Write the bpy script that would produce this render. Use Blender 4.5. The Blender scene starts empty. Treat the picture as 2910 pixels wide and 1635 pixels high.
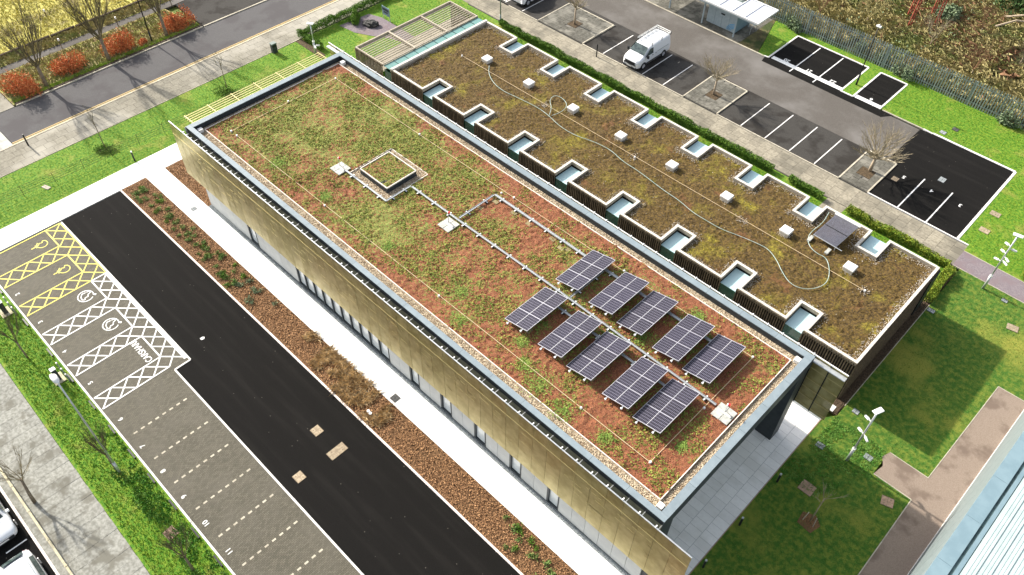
import bpy, bmesh, math, random
import numpy as np
from math import radians as R, sin, cos, pi
from mathutils import Matrix, Vector
random.seed(7)
C = bpy.context.scene.collection
S = bpy.context.scene

# ------------------------------------------------------------------ camera, sky, sun, exposure
cam = bpy.data.cameras.new('camera'); co = bpy.data.objects.new('camera', cam); C.objects.link(co)
yaw, pit, rol = R(133.23422539), R(48.4345897), R(1.42711251)
fw = Vector((cos(pit)*cos(yaw), cos(pit)*sin(yaw), -sin(pit)))
rt = fw.cross(Vector((0, 0, 1))).normalized(); up = rt.cross(fw)
rt2 = cos(rol)*rt + sin(rol)*up; up2 = -sin(rol)*rt + cos(rol)*up
mw = Matrix((rt2, up2, -fw)).transposed().to_4x4(); mw.translation = Vector((0, 0, 43.6))
co.matrix_world = mw
cam.sensor_width = 36; cam.lens = 36*2314/2910; cam.clip_end = 1000; cam.clip_start = .5
S.camera = co
EL, AZ = 31.0, 2.5          # sun height; shadows run 2.5 degrees off +X
w = bpy.data.worlds.new('World'); S.world = w; w.use_nodes = True
nt = w.node_tree; nt.nodes.clear()
sk = nt.nodes.new('ShaderNodeTexSky'); sk.sky_type = 'NISHITA'; sk.sun_disc = False
sk.sun_elevation = R(EL); sk.sun_rotation = R(270-AZ); sk.air_density = 1.0; sk.dust_density = 3.0
bg = nt.nodes.new('ShaderNodeBackground'); bg.inputs[1].default_value = .15
hs_ = nt.nodes.new('ShaderNodeHueSaturation'); hs_.inputs['Saturation'].default_value = .45
wo = nt.nodes.new('ShaderNodeOutputWorld')
nt.links.new(sk.outputs[0], hs_.inputs['Color']); nt.links.new(hs_.outputs[0], bg.inputs[0]); nt.links.new(bg.outputs[0], wo.inputs[0])
sl = bpy.data.lights.new('sun', 'SUN'); sl.energy = 4.6; sl.angle = R(1.2); sl.color = (1, .93, .82)
so = bpy.data.objects.new('sun', sl); C.objects.link(so)
d = Vector((cos(R(EL))*cos(R(AZ)), cos(R(EL))*sin(R(AZ)), -sin(R(EL))))
so.rotation_euler = d.to_track_quat('-Z', 'Y').to_euler(); so.location = (-40, 0, 60)
S.view_settings.view_transform = 'Standard'; S.view_settings.look = 'None'
S.view_settings.exposure = .86; S.view_settings.gamma = 1; S.view_settings.use_curve_mapping = False

# ------------------------------------------------------------------ materials
def P(name):
    m = bpy.data.materials.new(name); m.use_nodes = True
    t = m.node_tree; return m, t, t.nodes['Principled BSDF']
def node(t, k, **kw):
    n = t.nodes.new(k)
    for a, b in kw.items(): setattr(n, a, b)
    return n
def ramp(t, src, a, b, lo=0., hi=1.):
    n = node(t, 'ShaderNodeMapRange'); n.interpolation_type = 'SMOOTHSTEP'
    n.inputs[1].default_value = a; n.inputs[2].default_value = b; n.inputs[3].default_value = lo; n.inputs[4].default_value = hi
    t.links.new(src, n.inputs[0]); return n.outputs[0]
def noise(t, pos, s, det=5, rough=.6, dist=0):
    n = node(t, 'ShaderNodeTexNoise'); n.inputs['Scale'].default_value = s; n.inputs['Detail'].default_value = det
    n.inputs['Roughness'].default_value = rough; n.inputs['Distortion'].default_value = dist
    t.links.new(pos, n.inputs['Vector']); return n.outputs['Fac']
def mix(t, f, a, b, mode='MIX'):
    n = node(t, 'ShaderNodeMix', data_type='RGBA', blend_type=mode)
    for sck, v in ((n.inputs[0], f), (n.inputs[6], a), (n.inputs[7], b)):
        if isinstance(v, (int, float)): sck.default_value = v
        elif isinstance(v, tuple): sck.default_value = (*v, 1)
        else: t.links.new(v, sck)
    return n.outputs[2]
def worldpos(t):
    return node(t, 'ShaderNodeNewGeometry').outputs['Position']
MATS = {}
def mat(name, c1, c2=None, s=8, rough=.9, bump=.3, bs=None, bd=.03, c3=None, s3=.3, k3=(.48, .62), metal=0, rnd=0, spec=.3, k=(.35, .65), local=False):
    m, t, b = P(name); MATS[name] = m
    pos = node(t, 'ShaderNodeTexCoord').outputs['Object'] if local else worldpos(t)
    col = c1
    if c2: col = mix(t, ramp(t, noise(t, pos, s), *k), c1, c2)
    if c3: col = mix(t, ramp(t, noise(t, pos, s3, 4), *k3), col, c3)
    if rnd:
        oi = node(t, 'ShaderNodeObjectInfo').outputs['Random']
        v = ramp(t, oi, 0, 1, 1-rnd, 1+rnd)
        cc = node(t, 'ShaderNodeCombineColor')
        for i in range(3): t.links.new(v, cc.inputs[i])
        col = mix(t, 1.0, col, cc.outputs[0], 'MULTIPLY')
    if isinstance(col, tuple): b.inputs['Base Color'].default_value = (*col, 1)
    else: t.links.new(col, b.inputs['Base Color'])
    b.inputs['Roughness'].default_value = rough; b.inputs['Metallic'].default_value = metal
    b.inputs['Specular IOR Level'].default_value = spec
    if bump:
        bn = node(t, 'ShaderNodeBump'); bn.inputs['Strength'].default_value = bump; bn.inputs['Distance'].default_value = bd
        t.links.new(noise(t, pos, bs or s*2, 6), bn.inputs['Height']); t.links.new(bn.outputs[0], b.inputs['Normal'])
    return m
M_ground = mat('rough grass ground', (.09, .13, .02), (.13, .17, .03), 3)
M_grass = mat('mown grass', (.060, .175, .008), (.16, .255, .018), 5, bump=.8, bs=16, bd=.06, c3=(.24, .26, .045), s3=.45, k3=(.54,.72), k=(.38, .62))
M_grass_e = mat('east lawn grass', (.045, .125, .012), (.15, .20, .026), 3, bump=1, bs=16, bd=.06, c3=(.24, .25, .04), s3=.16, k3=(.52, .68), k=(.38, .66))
M_field = mat('field grass', (.36, .34, .07), (.52, .46, .13), 3, bump=.8, bs=8, bd=.08, c3=(.17, .14, .05), s3=.3)
M_verge = mat('verge soil and moss', (.27, .30, .05), (.24, .16, .08), 2.2, bump=.8, bs=9, bd=.08, c3=(.34, .28, .14), s3=.7)
M_scrub = mat('scrub floor', (.17, .15, .06), (.09, .075, .035), 1.4, bump=1, bs=6, bd=.1, c3=(.05, .07, .02), s3=.4)
M_asph_new = mat('new black asphalt', (.0045, .0043, .0042), (.0125, .012, .0112), 34, bump=.35, bs=60, bd=.01, c3=(.02, .019, .018), s3=.4, k3=(.5, .8), rough=.95, spec=.12)
M_asph_mid = mat('grey car park asphalt', (.040, .038, .035), (.066, .062, .057), 26, bump=.3, bs=60, bd=.01, c3=(.032, .029, .026), s3=.45, rough=.95, spec=.15)
M_asph_lane = mat('worn lane asphalt', (.085, .077, .068), (.125, .114, .103), 26, bump=.3, bs=60, bd=.01, c3=(.17, .16, .15), s3=.22, k3=(.42, .75), rough=.95, spec=.15)
M_road = mat('road asphalt', (.085, .083, .084), (.118, .114, .115), 25, bump=.3, bs=60, bd=.01, c3=(.085, .08, .082), s3=.3, rough=.95, spec=.15)
M_conc = mat('pale new concrete', (.80, .79, .76), (.86, .85, .83), 2, bump=.08, bs=30, bd=.005, rough=.85)
M_conc_old = mat('weathered concrete', (.40, .40, .37), (.50, .50, .46), 2, bump=.2, bs=20, bd=.01, c3=(.3, .3, .27), s3=.6, rough=.9)
M_slab_tan = mat('tan paving slab', (.23, .205, .155), (.32, .29, .225), 5, bump=.3, bs=25, bd=.01, c3=(.17, .155, .12), s3=.45, k3=(.42, .66), rnd=.1)
M_slab_nw = mat('street paving slab', (.175, .16, .125), (.235, .22, .175), 5, bump=.3, bs=25, bd=.01, c3=(.33, .31, .26), s3=.1, k3=(.45, .6), rnd=.08)
M_slab_grey = mat('lichen grey slab', (.19, .19, .165), (.30, .30, .27), 5, bump=.3, bs=22, bd=.01, c3=(.15, .145, .12), s3=.8, rnd=.07)
M_slab_dark = mat('dark mossy slab', (.085, .08, .065), (.13, .125, .105), 4, bump=.3, bs=25, bd=.01, c3=(.2, .19, .16), s3=.6, rnd=.12)
M_slab_forecourt = mat('forecourt slab', (.80, .79, .78), (.84, .83, .82), 6, bump=.15, bs=40, bd=.005, rnd=.04, c3=(.74, .73, .71), s3=.4)
M_bed = mat('joint sand', (.16, .15, .13), (.2, .19, .165), 10)
M_kerb = mat('pale kerb stone', (.68, .66, .63), (.78, .76, .73), 4, bump=.15, rnd=.05)
M_kerb_pink = mat('pinkish kerb stone', (.70, .62, .57), (.78, .71, .66), 4, bump=.15, rnd=.06)
M_kerb_old = mat('old tan kerb stone', (.40, .36, .28), (.50, .46, .37), 4, bump=.2, rnd=.1)
M_kerb_dark = mat('leaf stained kerb', (.07, .05, .035), (.12, .09, .06), 5, bump=.4, rnd=.15)
M_mulch = mat('bark mulch', (.10, .052, .025), (.30, .16, .075), 22, bump=1, bs=26, bd=.06, c3=(.17, .095, .045), s3=.7, k=(.4, .6))
M_chip = mat('bark chip', (.42, .21, .085), None, bump=0, rnd=.4)
M_chips = mat('loose bark', (.12, .062, .03), (.48, .27, .13), 14, bump=0, k=(.46, .56))
M_white = mat('white road paint', (.83, .83, .82), (.72, .72, .70), 9, bump=0, rough=.7, c3=(.42, .41, .38), s3=7, k3=(.60, .74))
M_yellow = mat('yellow road paint', (.74, .66, .15), (.66, .58, .13), 9, bump=0, rough=.7, c3=(.36, .32, .12), s3=7, k3=(.58, .74))
M_yellow_old = mat('faded yellow line', (.62, .44, .16), (.50, .38, .18), 9, bump=0, rough=.8)
M_steel = mat('galvanised steel', (.50, .53, .54), (.58, .60, .61), 5, rough=.4, bump=0, metal=.6)
M_whitemetal = mat('white plastic', (.8, .8, .78), bump=0, rough=.5)
M_dark = mat('black painted metal', (.015, .017, .018), bump=0, rough=.5)
M_coping = mat('blue grey aluminium coping', (.19, .235, .262), (.22, .268, .295), 2, bump=0, rough=.5, rnd=.04)
M_fascia = mat('dark slate fascia panel', (.028, .036, .042), (.04, .048, .054), 3, bump=.05, rough=.5, rnd=.08)
M_wallpanel = mat('pale grey facade panel', (.42, .44, .44), (.47, .49, .48), 2, bump=0, rough=.45, rnd=.04)
M_darkwall = mat('dark olive membrane', (.26, .28, .22), (.36, .38, .30), 2, bump=0, rough=.7)
M_annexcoping = mat('white annex coping', (.50, .46, .40), (.66, .63, .57), 6, bump=.1, rough=.6, rnd=.04)
M_slat = mat('weathered dark timber slat', (.10, .075, .05), (.19, .145, .10), 6, bump=.2, rnd=.3, rough=.8)
M_slatlight = mat('weathered grey timber', (.36, .31, .24), (.46, .41, .33), 6, bump=.1, rough=.8, rnd=.08)
M_annexwall = mat('black breather wall', (.012, .011, .009), bump=0)
M_pebble = mat('pebble ballast', (.55, .46, .33), (.20, .14, .09), 13, bump=.8, bs=20, bd=.05, k=(.40, .60))
M_stone = mat('loose rounded pebble', (.62, .54, .40), (.30, .22, .14), 9, bump=0, k=(.42, .58))
M_stone_w = mat('white grey pebble', (.48, .43, .36), (.24, .20, .15), 9, bump=0, k=(.42, .58))
M_cobble = mat('brown gabion stone', (.19, .13, .085), (.10, .07, .045), 9, bump=.5, bs=14, bd=.04, rnd=.4)
M_hose = mat('pale green hose', (.26, .38, .34), (.46, .54, .50), 5, bump=0, rough=.4)
M_wire = mat('tan conductor tape', (.62, .48, .30), bump=0)
M_wire_w = mat('white edging trim', (.80, .74, .66), bump=0)
M_red = mat('red warning cap', (.6, .03, .04), bump=0, rough=.4)
M_slab_pale = mat('pale mast slab', (.36, .37, .34), (.50, .50, .46), 5, bump=.1, rnd=.05)
M_slab_olive = mat('olive support slab', (.22, .18, .09), (.27, .22, .12), 5, bump=.1, rnd=.1)
M_cover = mat('tan manhole cover', (.40, .33, .23), (.28, .22, .15), 6, bump=.3, rnd=.1)
M_cover_p = mat('pink concrete cover', (.40, .27, .19), (.32, .21, .15), 6, bump=.3, rnd=.1)
M_cover_g = mat('grey cover', (.30, .33, .34), (.24, .26, .27), 6, bump=.2, rnd=.15)
M_cover_d = mat('dark iron cover', (.06, .06, .06), (.10, .10, .10), 12, bump=.4)
M_path_tan = mat('tan bound gravel', (.215, .165, .13), (.27, .215, .175), 22, bump=.4, bs=50, bd=.01, c3=(.16, .12, .095), s3=.5)
M_path_purple = mat('purple gravel', (.15, .125, .14), (.24, .205, .215), 16, bump=.8, bs=30, bd=.03, c3=(.19, .15, .16), s3=.8)
M_bark = mat('grey brown bark', (.17, .13, .09), (.25, .20, .14), 6, bump=.4, bs=14)
M_bark_pale = mat('pale bark', (.42, .34, .25), (.34, .27, .19), 6, bump=.3)
M_twig = mat('pale brown twig', (.26, .215, .145), (.36, .31, .21), 3, bump=0)
M_twig_dark = mat('olive twig', (.10, .085, .045), (.15, .12, .07), 3, bump=0)
M_leaf_red = mat('rust red leaf', (.42, .11, .04), (.60, .22, .075), 6, bump=0)
M_leaf = mat('hedge leaf', (.06, .15, .015), (.15, .25, .03), 5, bump=0)
M_leaf_y = mat('yellow green hedge leaf', (.13, .22, .02), (.26, .30, .03), 4, bump=0)
M_leaf_d = mat('evergreen leaf', (.02, .05, .012), (.05, .09, .02), 4, bump=0)
M_leaf_g = mat('grey green leaf', (.12, .17, .09), (.22, .28, .16), 4, bump=0)
M_blade = mat('grass blade', (.075, .20, .010), (.20, .30, .024), 2.5, bump=0)
M_blade_e = mat('clover leaf', (.06, .20, .02), (.16, .30, .06), 2.5, bump=0)
M_dry = mat('dry straw grass', (.42, .36, .17), (.25, .22, .085), 1.6, bump=0, c3=(.23, .25, .085), s3=.35)
M_dry2 = mat('pale dry grass clump', (.72, .56, .33), (.42, .30, .16), 3, bump=0)
M_bramble = mat('red brown bramble', (.17, .085, .05), (.27, .155, .085), 1.5, bump=0)
M_sedum = mat('green sedum leaf', (.13, .18, .028), (.28, .30, .06), 3, bump=0)
M_sedum_r = mat('red sedum leaf', (.24, .085, .035), (.36, .15, .06), 3, bump=0)
M_moss = mat('moss cushion', (.060, .038, .007), (.18, .13, .016), 1.1, bump=0, c3=(.07, .04, .012), s3=.35)
M_tyre = mat('tyre rubber', (.012, .012, .012), bump=0)
M_rim = mat('alloy rim', (.5, .5, .52), bump=0, metal=.8, rough=.3)
M_plate = mat('number plate', (.75, .75, .72), bump=0, rough=.4)
M_trim = mat('dark plastic trim', (.02, .022, .025), bump=0, rough=.5)
M_lamp_r = mat('red rear light', (.45, .01, .02), bump=0, rough=.2)
M_lamp_h = mat('headlight lens', (.55, .58, .6), bump=0, rough=.15)
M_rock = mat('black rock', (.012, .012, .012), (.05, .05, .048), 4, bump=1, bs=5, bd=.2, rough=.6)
M_fence = mat('grey green palisade paint', (.20, .245, .225), (.26, .30, .28), 4, bump=0, rough=.6, rnd=.15)
M_rust = mat('red oxide steel', (.36, .075, .05), (.26, .06, .04), 4, bump=.2)
M_shelter = mat('grey blue shelter panel', (.30, .36, .38), (.34, .40, .42), 3, bump=0, rough=.4)
M_blue = mat('blue swirl print', (.10, .36, .62), bump=0)
M_roofmetal = mat('pale aqua ribbed metal', (.37, .46, .455), (.42, .51, .505), 1.2, bump=0, rough=.35, rnd=.03)
M_bluemetal = mat('light blue metal trim', (.16, .24, .28), (.19, .275, .315), 1.5, bump=.05, rough=.5)
M_rbwall = mat('grey green cladding', (.15, .185, .19), (.18, .215, .22), 3, bump=0, rough=.5)
M_gutter = mat('dark gutter', (.10, .16, .16), (.05, .08, .08), 3, bump=.2)
M_tube = mat('grey vacuum tube', (.16, .165, .20), (.2, .2, .24), 5, bump=0, rough=.3)
M_soil = mat('dark leafy soil', (.05, .035, .02), (.11, .075, .04), 6, bump=.8, bs=12, bd=.06)
M_timber = mat('pale knee rail timber', (.42, .38, .26), (.52, .48, .33), 5, bump=.1)

def glassmat(name, col, rough=.08, a=.35, spec=.6):
    m, t, b = P(name); MATS[name] = m
    b.inputs['Base Color'].default_value = (*col, 1); b.inputs['Roughness'].default_value = rough
    b.inputs['Specular IOR Level'].default_value = spec
    tr = node(t, 'ShaderNodeBsdfTransparent'); tr.inputs[0].default_value = (.75, .95, .92, 1)
    ms = node(t, 'ShaderNodeMixShader'); ms.inputs[0].default_value = a
    t.links.new(tr.outputs[0], ms.inputs[1]); t.links.new(b.outputs[0], ms.inputs[2])
    t.links.new(ms.outputs[0], t.nodes['Material Output'].inputs[0]); return m
M_glassroof = glassmat('pale blue glass roof', (.46, .66, .70), .35, .97)
M_glassteal = glassmat('teal glass strip', (.13, .27, .25), .2, .97)
M_glassgreen = glassmat('green edge glass wall', (.02, .12, .08), .06, .75, .8)
M_glass = mat('window glass', (.55, .60, .62), bump=0, rough=.06, spec=1.0)  # pale base colour paints in the bright path mirrored by the panes
M_autoglass = mat('car glass', (.025, .04, .04), (.07, .10, .095), 3, bump=0, rough=.06, spec=.9)
def carpaint():
    m, t, b = P('white car paint'); b.inputs['Base Color'].default_value = (.74, .76, .78, 1)
    b.inputs['Roughness'].default_value = .3; b.inputs['Coat Weight'].default_value = .6; return m
M_paint = carpaint()

def goldmat():
    m, t, b = P('perforated gold metal')
    pos = worldpos(t)
    c = mix(t, ramp(t, noise(t, pos, 1.5), .3, .7), (.42, .36, .14), (.60, .53, .26))
    t.links.new(c, b.inputs['Base Color']); b.inputs['Metallic'].default_value = .9; b.inputs['Roughness'].default_value = .33
    oi = node(t, 'ShaderNodeObjectInfo').outputs['Random']
    t.links.new(ramp(t, oi, 0, 1, .30, .42), b.inputs['Roughness'])
    bn = node(t, 'ShaderNodeBump'); bn.inputs['Strength'].default_value = .25; bn.inputs['Distance'].default_value = .02; t.links.new(noise(t, pos, 2.2, 5, .7), bn.inputs['Height']); t.links.new(bn.outputs[0], b.inputs['Normal'])
    tr = node(t, 'ShaderNodeBsdfTransparent')
    ms = node(t, 'ShaderNodeMixShader'); ms.inputs[0].default_value = .80
    t.links.new(tr.outputs[0], ms.inputs[1]); t.links.new(b.outputs[0], ms.inputs[2])
    t.links.new(ms.outputs[0], t.nodes['Material Output'].inputs[0]); return m
M_gold = goldmat()
M_goldrail = mat('gold seam rail', (.55, .48, .24), bump=0, metal=.5, rough=.4)

def brickmat():
    m, t, b = P('block paving')
    pos = worldpos(t); mp = node(t, 'ShaderNodeMapping'); mp.inputs['Rotation'].default_value = (0, 0, R(90))
    t.links.new(pos, mp.inputs[0])
    br = node(t, 'ShaderNodeTexBrick'); t.links.new(mp.outputs[0], br.inputs[0])
    br.inputs['Scale'].default_value = 1; br.inputs['Brick Width'].default_value = .2; br.inputs['Row Height'].default_value = .1
    br.inputs['Mortar Size'].default_value = .008; br.inputs['Color1'].default_value = (.074, .067, .047, 1)
    br.inputs['Color2'].default_value = (.118, .107, .077, 1); br.inputs['Mortar'].default_value = (.028, .025, .017, 1)
    c = mix(t, ramp(t, noise(t, pos, .5, 4), .4, .7), br.outputs[0], (.11, .10, .078))
    c = mix(t, .35, br.outputs[0], c)
    # scattered pale chipped blocks
    b2 = node(t, 'ShaderNodeTexVoronoi'); b2.inputs['Scale'].default_value = 2.2
    mp2 = node(t, 'ShaderNodeMapping'); mp2.inputs['Scale'].default_value = (3, 1, 1); t.links.new(pos, mp2.inputs[0]); t.links.new(mp2.outputs[0], b2.inputs['Vector'])
    c = mix(t, ramp(t, b2.outputs['Distance'], .05, .08, .5, 0), c, (.42, .38, .28))
    t.links.new(c, b.inputs['Base Color']); b.inputs['Roughness'].default_value = .85
    bn = node(t, 'ShaderNodeBump'); bn.inputs['Strength'].default_value = .5; bn.inputs['Distance'].default_value = .01
    t.links.new(br.outputs['Fac'], bn.inputs['Height']); bn.invert = True; t.links.new(bn.outputs[0], b.inputs['Normal']); return m
def asphalt():
    m, t, b = P('black asphalt drive'); pos = worldpos(t); mp = node(t, 'ShaderNodeMapping'); mp.inputs['Scale'].default_value = (.12, 1.6, 1); t.links.new(pos, mp.inputs[0])
    c = mix(t, ramp(t, noise(t, pos, 34, 4), .35, .65), (.0042, .004, .0038), (.0125, .0118, .011))
    c = mix(t, ramp(t, noise(t, mp.outputs[0], 1.1, 4, .55), .45, .75, 0, .45), c, (.0185, .0172, .0158))
    c = mix(t, ramp(t, noise(t, pos, 5, 7, .75), .60, .78, 0, .55), c, (.040, .038, .036))
    v = node(t, 'ShaderNodeTexVoronoi'); v.inputs['Scale'].default_value = 1.7; t.links.new(pos, v.inputs['Vector'])
    c = mix(t, ramp(t, v.outputs['Distance'], .03, .05, .7, 0), c, (.22, .2, .17))
    t.links.new(c, b.inputs['Base Color']); b.inputs['Roughness'].default_value = .95; b.inputs['Specular IOR Level'].default_value = .1
    bn = node(t, 'ShaderNodeBump'); bn.inputs['Strength'].default_value = .4; bn.inputs['Distance'].default_value = .012
    t.links.new(noise(t, pos, 60, 3), bn.inputs['Height']); t.links.new(bn.outputs[0], b.inputs['Normal']); return m
M_asph_new = asphalt()
M_block = brickmat()

def pvmat():
    m, t, b = P('solar cells')
    tc = node(t, 'ShaderNodeTexCoord').outputs['Object']; sp = node(t, 'ShaderNodeSeparateXYZ'); t.links.new(tc, sp.inputs[0])
    def grid(src, per, wd):
        a = node(t, 'ShaderNodeMath', operation='DIVIDE'); t.links.new(src, a.inputs[0]); a.inputs[1].default_value = per
        f = node(t, 'ShaderNodeMath', operation='FRACT'); t.links.new(a.outputs[0], f.inputs[0])
        g = node(t, 'ShaderNodeMath', operation='SUBTRACT'); t.links.new(f.outputs[0], g.inputs[0]); g.inputs[1].default_value = .5
        h = node(t, 'ShaderNodeMath', operation='ABSOLUTE'); t.links.new(g.outputs[0], h.inputs[0])
        q = node(t, 'ShaderNodeMath', operation='GREATER_THAN'); t.links.new(h.outputs[0], q.inputs[0]); q.inputs[1].default_value = .5-wd/per/2
        return q.outputs[0]
    g1 = grid(sp.outputs[0], .0855, .010); g2 = grid(sp.outputs[1], .183, .018)
    mx = node(t, 'ShaderNodeMath', operation='MAXIMUM'); t.links.new(g1, mx.inputs[0]); t.links.new(g2, mx.inputs[1])
    oi = node(t, 'ShaderNodeObjectInfo').outputs['Random']
    base = mix(t, oi, (.005, .004, .009), (.009, .008, .020))
    c = mix(t, mx.outputs[0], base, (.21, .20, .26))
    t.links.new(c, b.inputs['Base Color']); b.inputs['Roughness'].default_value = .4; b.inputs['Specular IOR Level'].default_value = .2
    return m
M_pv = pvmat()
M_pvframe = mat('silver panel frame', (.52, .52, .55), bump=0, rough=.4, metal=.3)

def sedummat():
    m, t, b = P('sedum mat'); pos = worldpos(t)
    fine = noise(t, pos, 6, 7, .7); med = noise(t, pos, 1.6, 5, .65); big = noise(t, pos, .16, 3, .55)
    s1 = node(t, 'ShaderNodeMath', operation='MULTIPLY_ADD'); t.links.new(fine, s1.inputs[0]); s1.inputs[1].default_value = 2.6; t.links.new(med, s1.inputs[2])
    s2 = node(t, 'ShaderNodeMath', operation='MULTIPLY_ADD'); t.links.new(big, s2.inputs[0]); s2.inputs[1].default_value = 1.5; t.links.new(s1.outputs[0], s2.inputs[2])
    # plants thin out towards the south east end of the roof
    sp = node(t, 'ShaderNodeSeparateXYZ'); t.links.new(pos, sp.inputs[0])
    e = ramp(t, sp.outputs[0], -40, -12, .02, .30)
    s3 = node(t, 'ShaderNodeMath', operation='SUBTRACT'); t.links.new(s2.outputs[0], s3.inputs[0]); t.links.new(e, s3.inputs[1])
    y_ = ramp(t, sp.outputs[1], 20.6, 18.8, 0, .20); y2 = ramp(t, sp.outputs[1], 29.2, 30.7, 0, .22); x2 = ramp(t, sp.outputs[0], -46.5, -48.2, 0, .30)
    for q_ in (y_, y2, x2):
        s5 = node(t, 'ShaderNodeMath', operation='SUBTRACT'); t.links.new(s3.outputs[0], s5.inputs[0]); t.links.new(q_, s5.inputs[1]); s3 = s5
    green = mix(t, ramp(t, noise(t, pos, 22, 3), .4, .6), (.075, .105, .016), (.25, .265, .055))
    red = mix(t, ramp(t, noise(t, pos, 26, 3), .4, .62), (.115, .036, .016), (.32, .115, .05))
    c = mix(t, ramp(t, s3.outputs[0], 2.34, 2.62), red, green)
    c = mix(t, ramp(t, noise(t, pos, 40, 2), .66, .72), c, (.60, .50, .26))
    t.links.new(c, b.inputs['Base Color']); b.inputs['Roughness'].default_value = .95
    bn = node(t, 'ShaderNodeBump'); bn.inputs['Strength'].default_value = .7; bn.inputs['Distance'].default_value = .04
    t.links.new(noise(t, pos, 14, 6), bn.inputs['Height']); t.links.new(bn.outputs[0], b.inputs['Normal']); return m
M_sedummat = sedummat()
def mossmat():
    m, t, b = P('brown moss mat'); pos = worldpos(t)
    c = mix(t, ramp(t, noise(t, pos, 7, 8, .75), .38, .62), (.036, .020, .005), (.15, .092, .017))
    c = mix(t, ramp(t, noise(t, pos, .30, 5, .72), .50, .70), c, mix(t, ramp(t, noise(t, pos, 8, 6, .7), .4, .6), (.10, .085, .007), (.30, .25, .018)))
    c = mix(t, ramp(t, noise(t, pos, .5, 4), .6, .7, 0, .5), c, (.17, .065, .025))
    c = mix(t, ramp(t, noise(t, pos, 30, 2), .70, .75), c, (.50, .40, .22))
    t.links.new(c, b.inputs['Base Color']); b.inputs['Roughness'].default_value = .95
    bn = node(t, 'ShaderNodeBump'); bn.inputs['Strength'].default_value = 1; bn.inputs['Distance'].default_value = .08
    t.links.new(noise(t, pos, 9, 6, .65), bn.inputs['Height']); t.links.new(bn.outputs[0], b.inputs['Normal']); return m
M_mossmat = mossmat()

# ------------------------------------------------------------------ geometry helpers
def link(o, parent=None, pinv=None):
    C.objects.link(o)
    if parent is not None:
        o.parent = parent
        if pinv is not False: o.matrix_parent_inverse = Matrix.Translation(-parent.location) if parent.rotation_euler.z == 0 else Matrix.Identity(4)
    return o
def tag(o, label=None, cat=None, group=None, kind=None):
    if label: o['label'] = label
    if cat: o['category'] = cat
    if group: o['group'] = group
    if kind: o['kind'] = kind
    return o
class MB:
    def __init__(s): s.v = []; s.f = []
    def add(s, v, f):
        n = len(s.v); s.v += [tuple(p) for p in v]; s.f += [tuple(i+n for i in q) for q in f]; return s
    def box(s, x0, x1, y0, y1, z0, z1):
        return s.add([(x0, y0, z0), (x1, y0, z0), (x1, y1, z0), (x0, y1, z0), (x0, y0, z1), (x1, y0, z1), (x1, y1, z1), (x0, y1, z1)],
                     [(3, 2, 1, 0), (4, 5, 6, 7), (0, 1, 5, 4), (1, 2, 6, 5), (2, 3, 7, 6), (3, 0, 4, 7)])
    def prism(s, poly, z0, z1):
        n = len(poly); a = sum(poly[i][0]*poly[(i+1) % n][1]-poly[(i+1) % n][0]*poly[i][1] for i in range(n))
        if a < 0: poly = poly[::-1]
        return s.add([(x, y, z0) for x, y in poly]+[(x, y, z1) for x, y in poly],
                     [tuple(range(n-1, -1, -1)), tuple(range(n, 2*n))]+[(i, (i+1) % n, n+(i+1) % n, n+i) for i in range(n)])
    def tube(s, pts, r, seg=6, cap=True):
        pts = [Vector(p) for p in pts]; rs = r if isinstance(r, (list, tuple)) else [r]*len(pts); vs = []; fs = []
        for i, p in enumerate(pts):
            t = (pts[min(i+1, len(pts)-1)]-pts[max(i-1, 0)])
            if t.length < 1e-9: t = Vector((0, 0, 1))
            t.normalize(); a = t.cross(Vector((0, 0, 1)) if abs(t.z) < .9 else Vector((1, 0, 0))).normalized(); b = t.cross(a)
            for k in range(seg):
                q = 2*pi*k/seg; vs.append(p+(a*cos(q)+b*sin(q))*rs[i])
        for i in range(len(pts)-1):
            for k in range(seg):
                fs.append((i*seg+k, i*seg+(k+1) % seg, (i+1)*seg+(k+1) % seg, (i+1)*seg+k))
        if cap: fs += [tuple(range(seg-1, -1, -1)), tuple(range((len(pts)-1)*seg, len(pts)*seg))]
        return s.add(vs, fs)
    def line(s, a, b, w, z, h=0.004):      # flat painted bar
        ax, ay = a; bx, by = b; l = math.hypot(bx-ax, by-ay); nx, ny = -(by-ay)/l*w/2, (bx-ax)/l*w/2
        return s.prism([(ax+nx, ay+ny), (ax-nx, ay-ny), (bx-nx, by-ny), (bx+nx, by+ny)], z, z+h)
    def mesh(s, name, m, smooth=False, bevel=0):
        me = bpy.data.meshes.new(name); me.from_pydata(s.v, [], s.f)
        if bevel:
            bm = bmesh.new(); bm.from_mesh(me)
            bmesh.ops.bevel(bm, geom=bm.edges[:], offset=bevel, segments=1, affect='EDGES', clamp_overlap=True); bm.to_mesh(me); bm.free()
        me.materials.append(m)
        if smooth: me.polygons.foreach_set('use_smooth', [True]*len(me.polygons))
        me.update(); return me
    def build(s, name, m, parent=None, smooth=False, bevel=0, **tg):
        o = bpy.data.objects.new(name, s.mesh(name, m, smooth, bevel)); link(o, parent)
        if tg: tag(o, **tg)
        return o
def box(x0, x1, y0, y1, z0, z1): return MB().box(x0, x1, y0, y1, z0, z1)
def thing(name, label, cat, loc=(0, 0, 0), rz=0, group=None):
    o = bpy.data.objects.new(name, None); C.objects.link(o); o.location = loc; o.rotation_euler = (0, 0, rz); o.empty_display_size = .3
    return tag(o, label, cat, group)
def piece(me, name, parent, loc, rz=0, scale=(1, 1, 1), rot=None):
    o = bpy.data.objects.new(name, me); C.objects.link(o); o.parent = parent
    if parent is not None and parent.rotation_euler.z == 0: loc = Vector(loc)-parent.location
    o.location = loc; o.rotation_euler = rot or (0, 0, rz); o.scale = scale; return o
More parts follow.
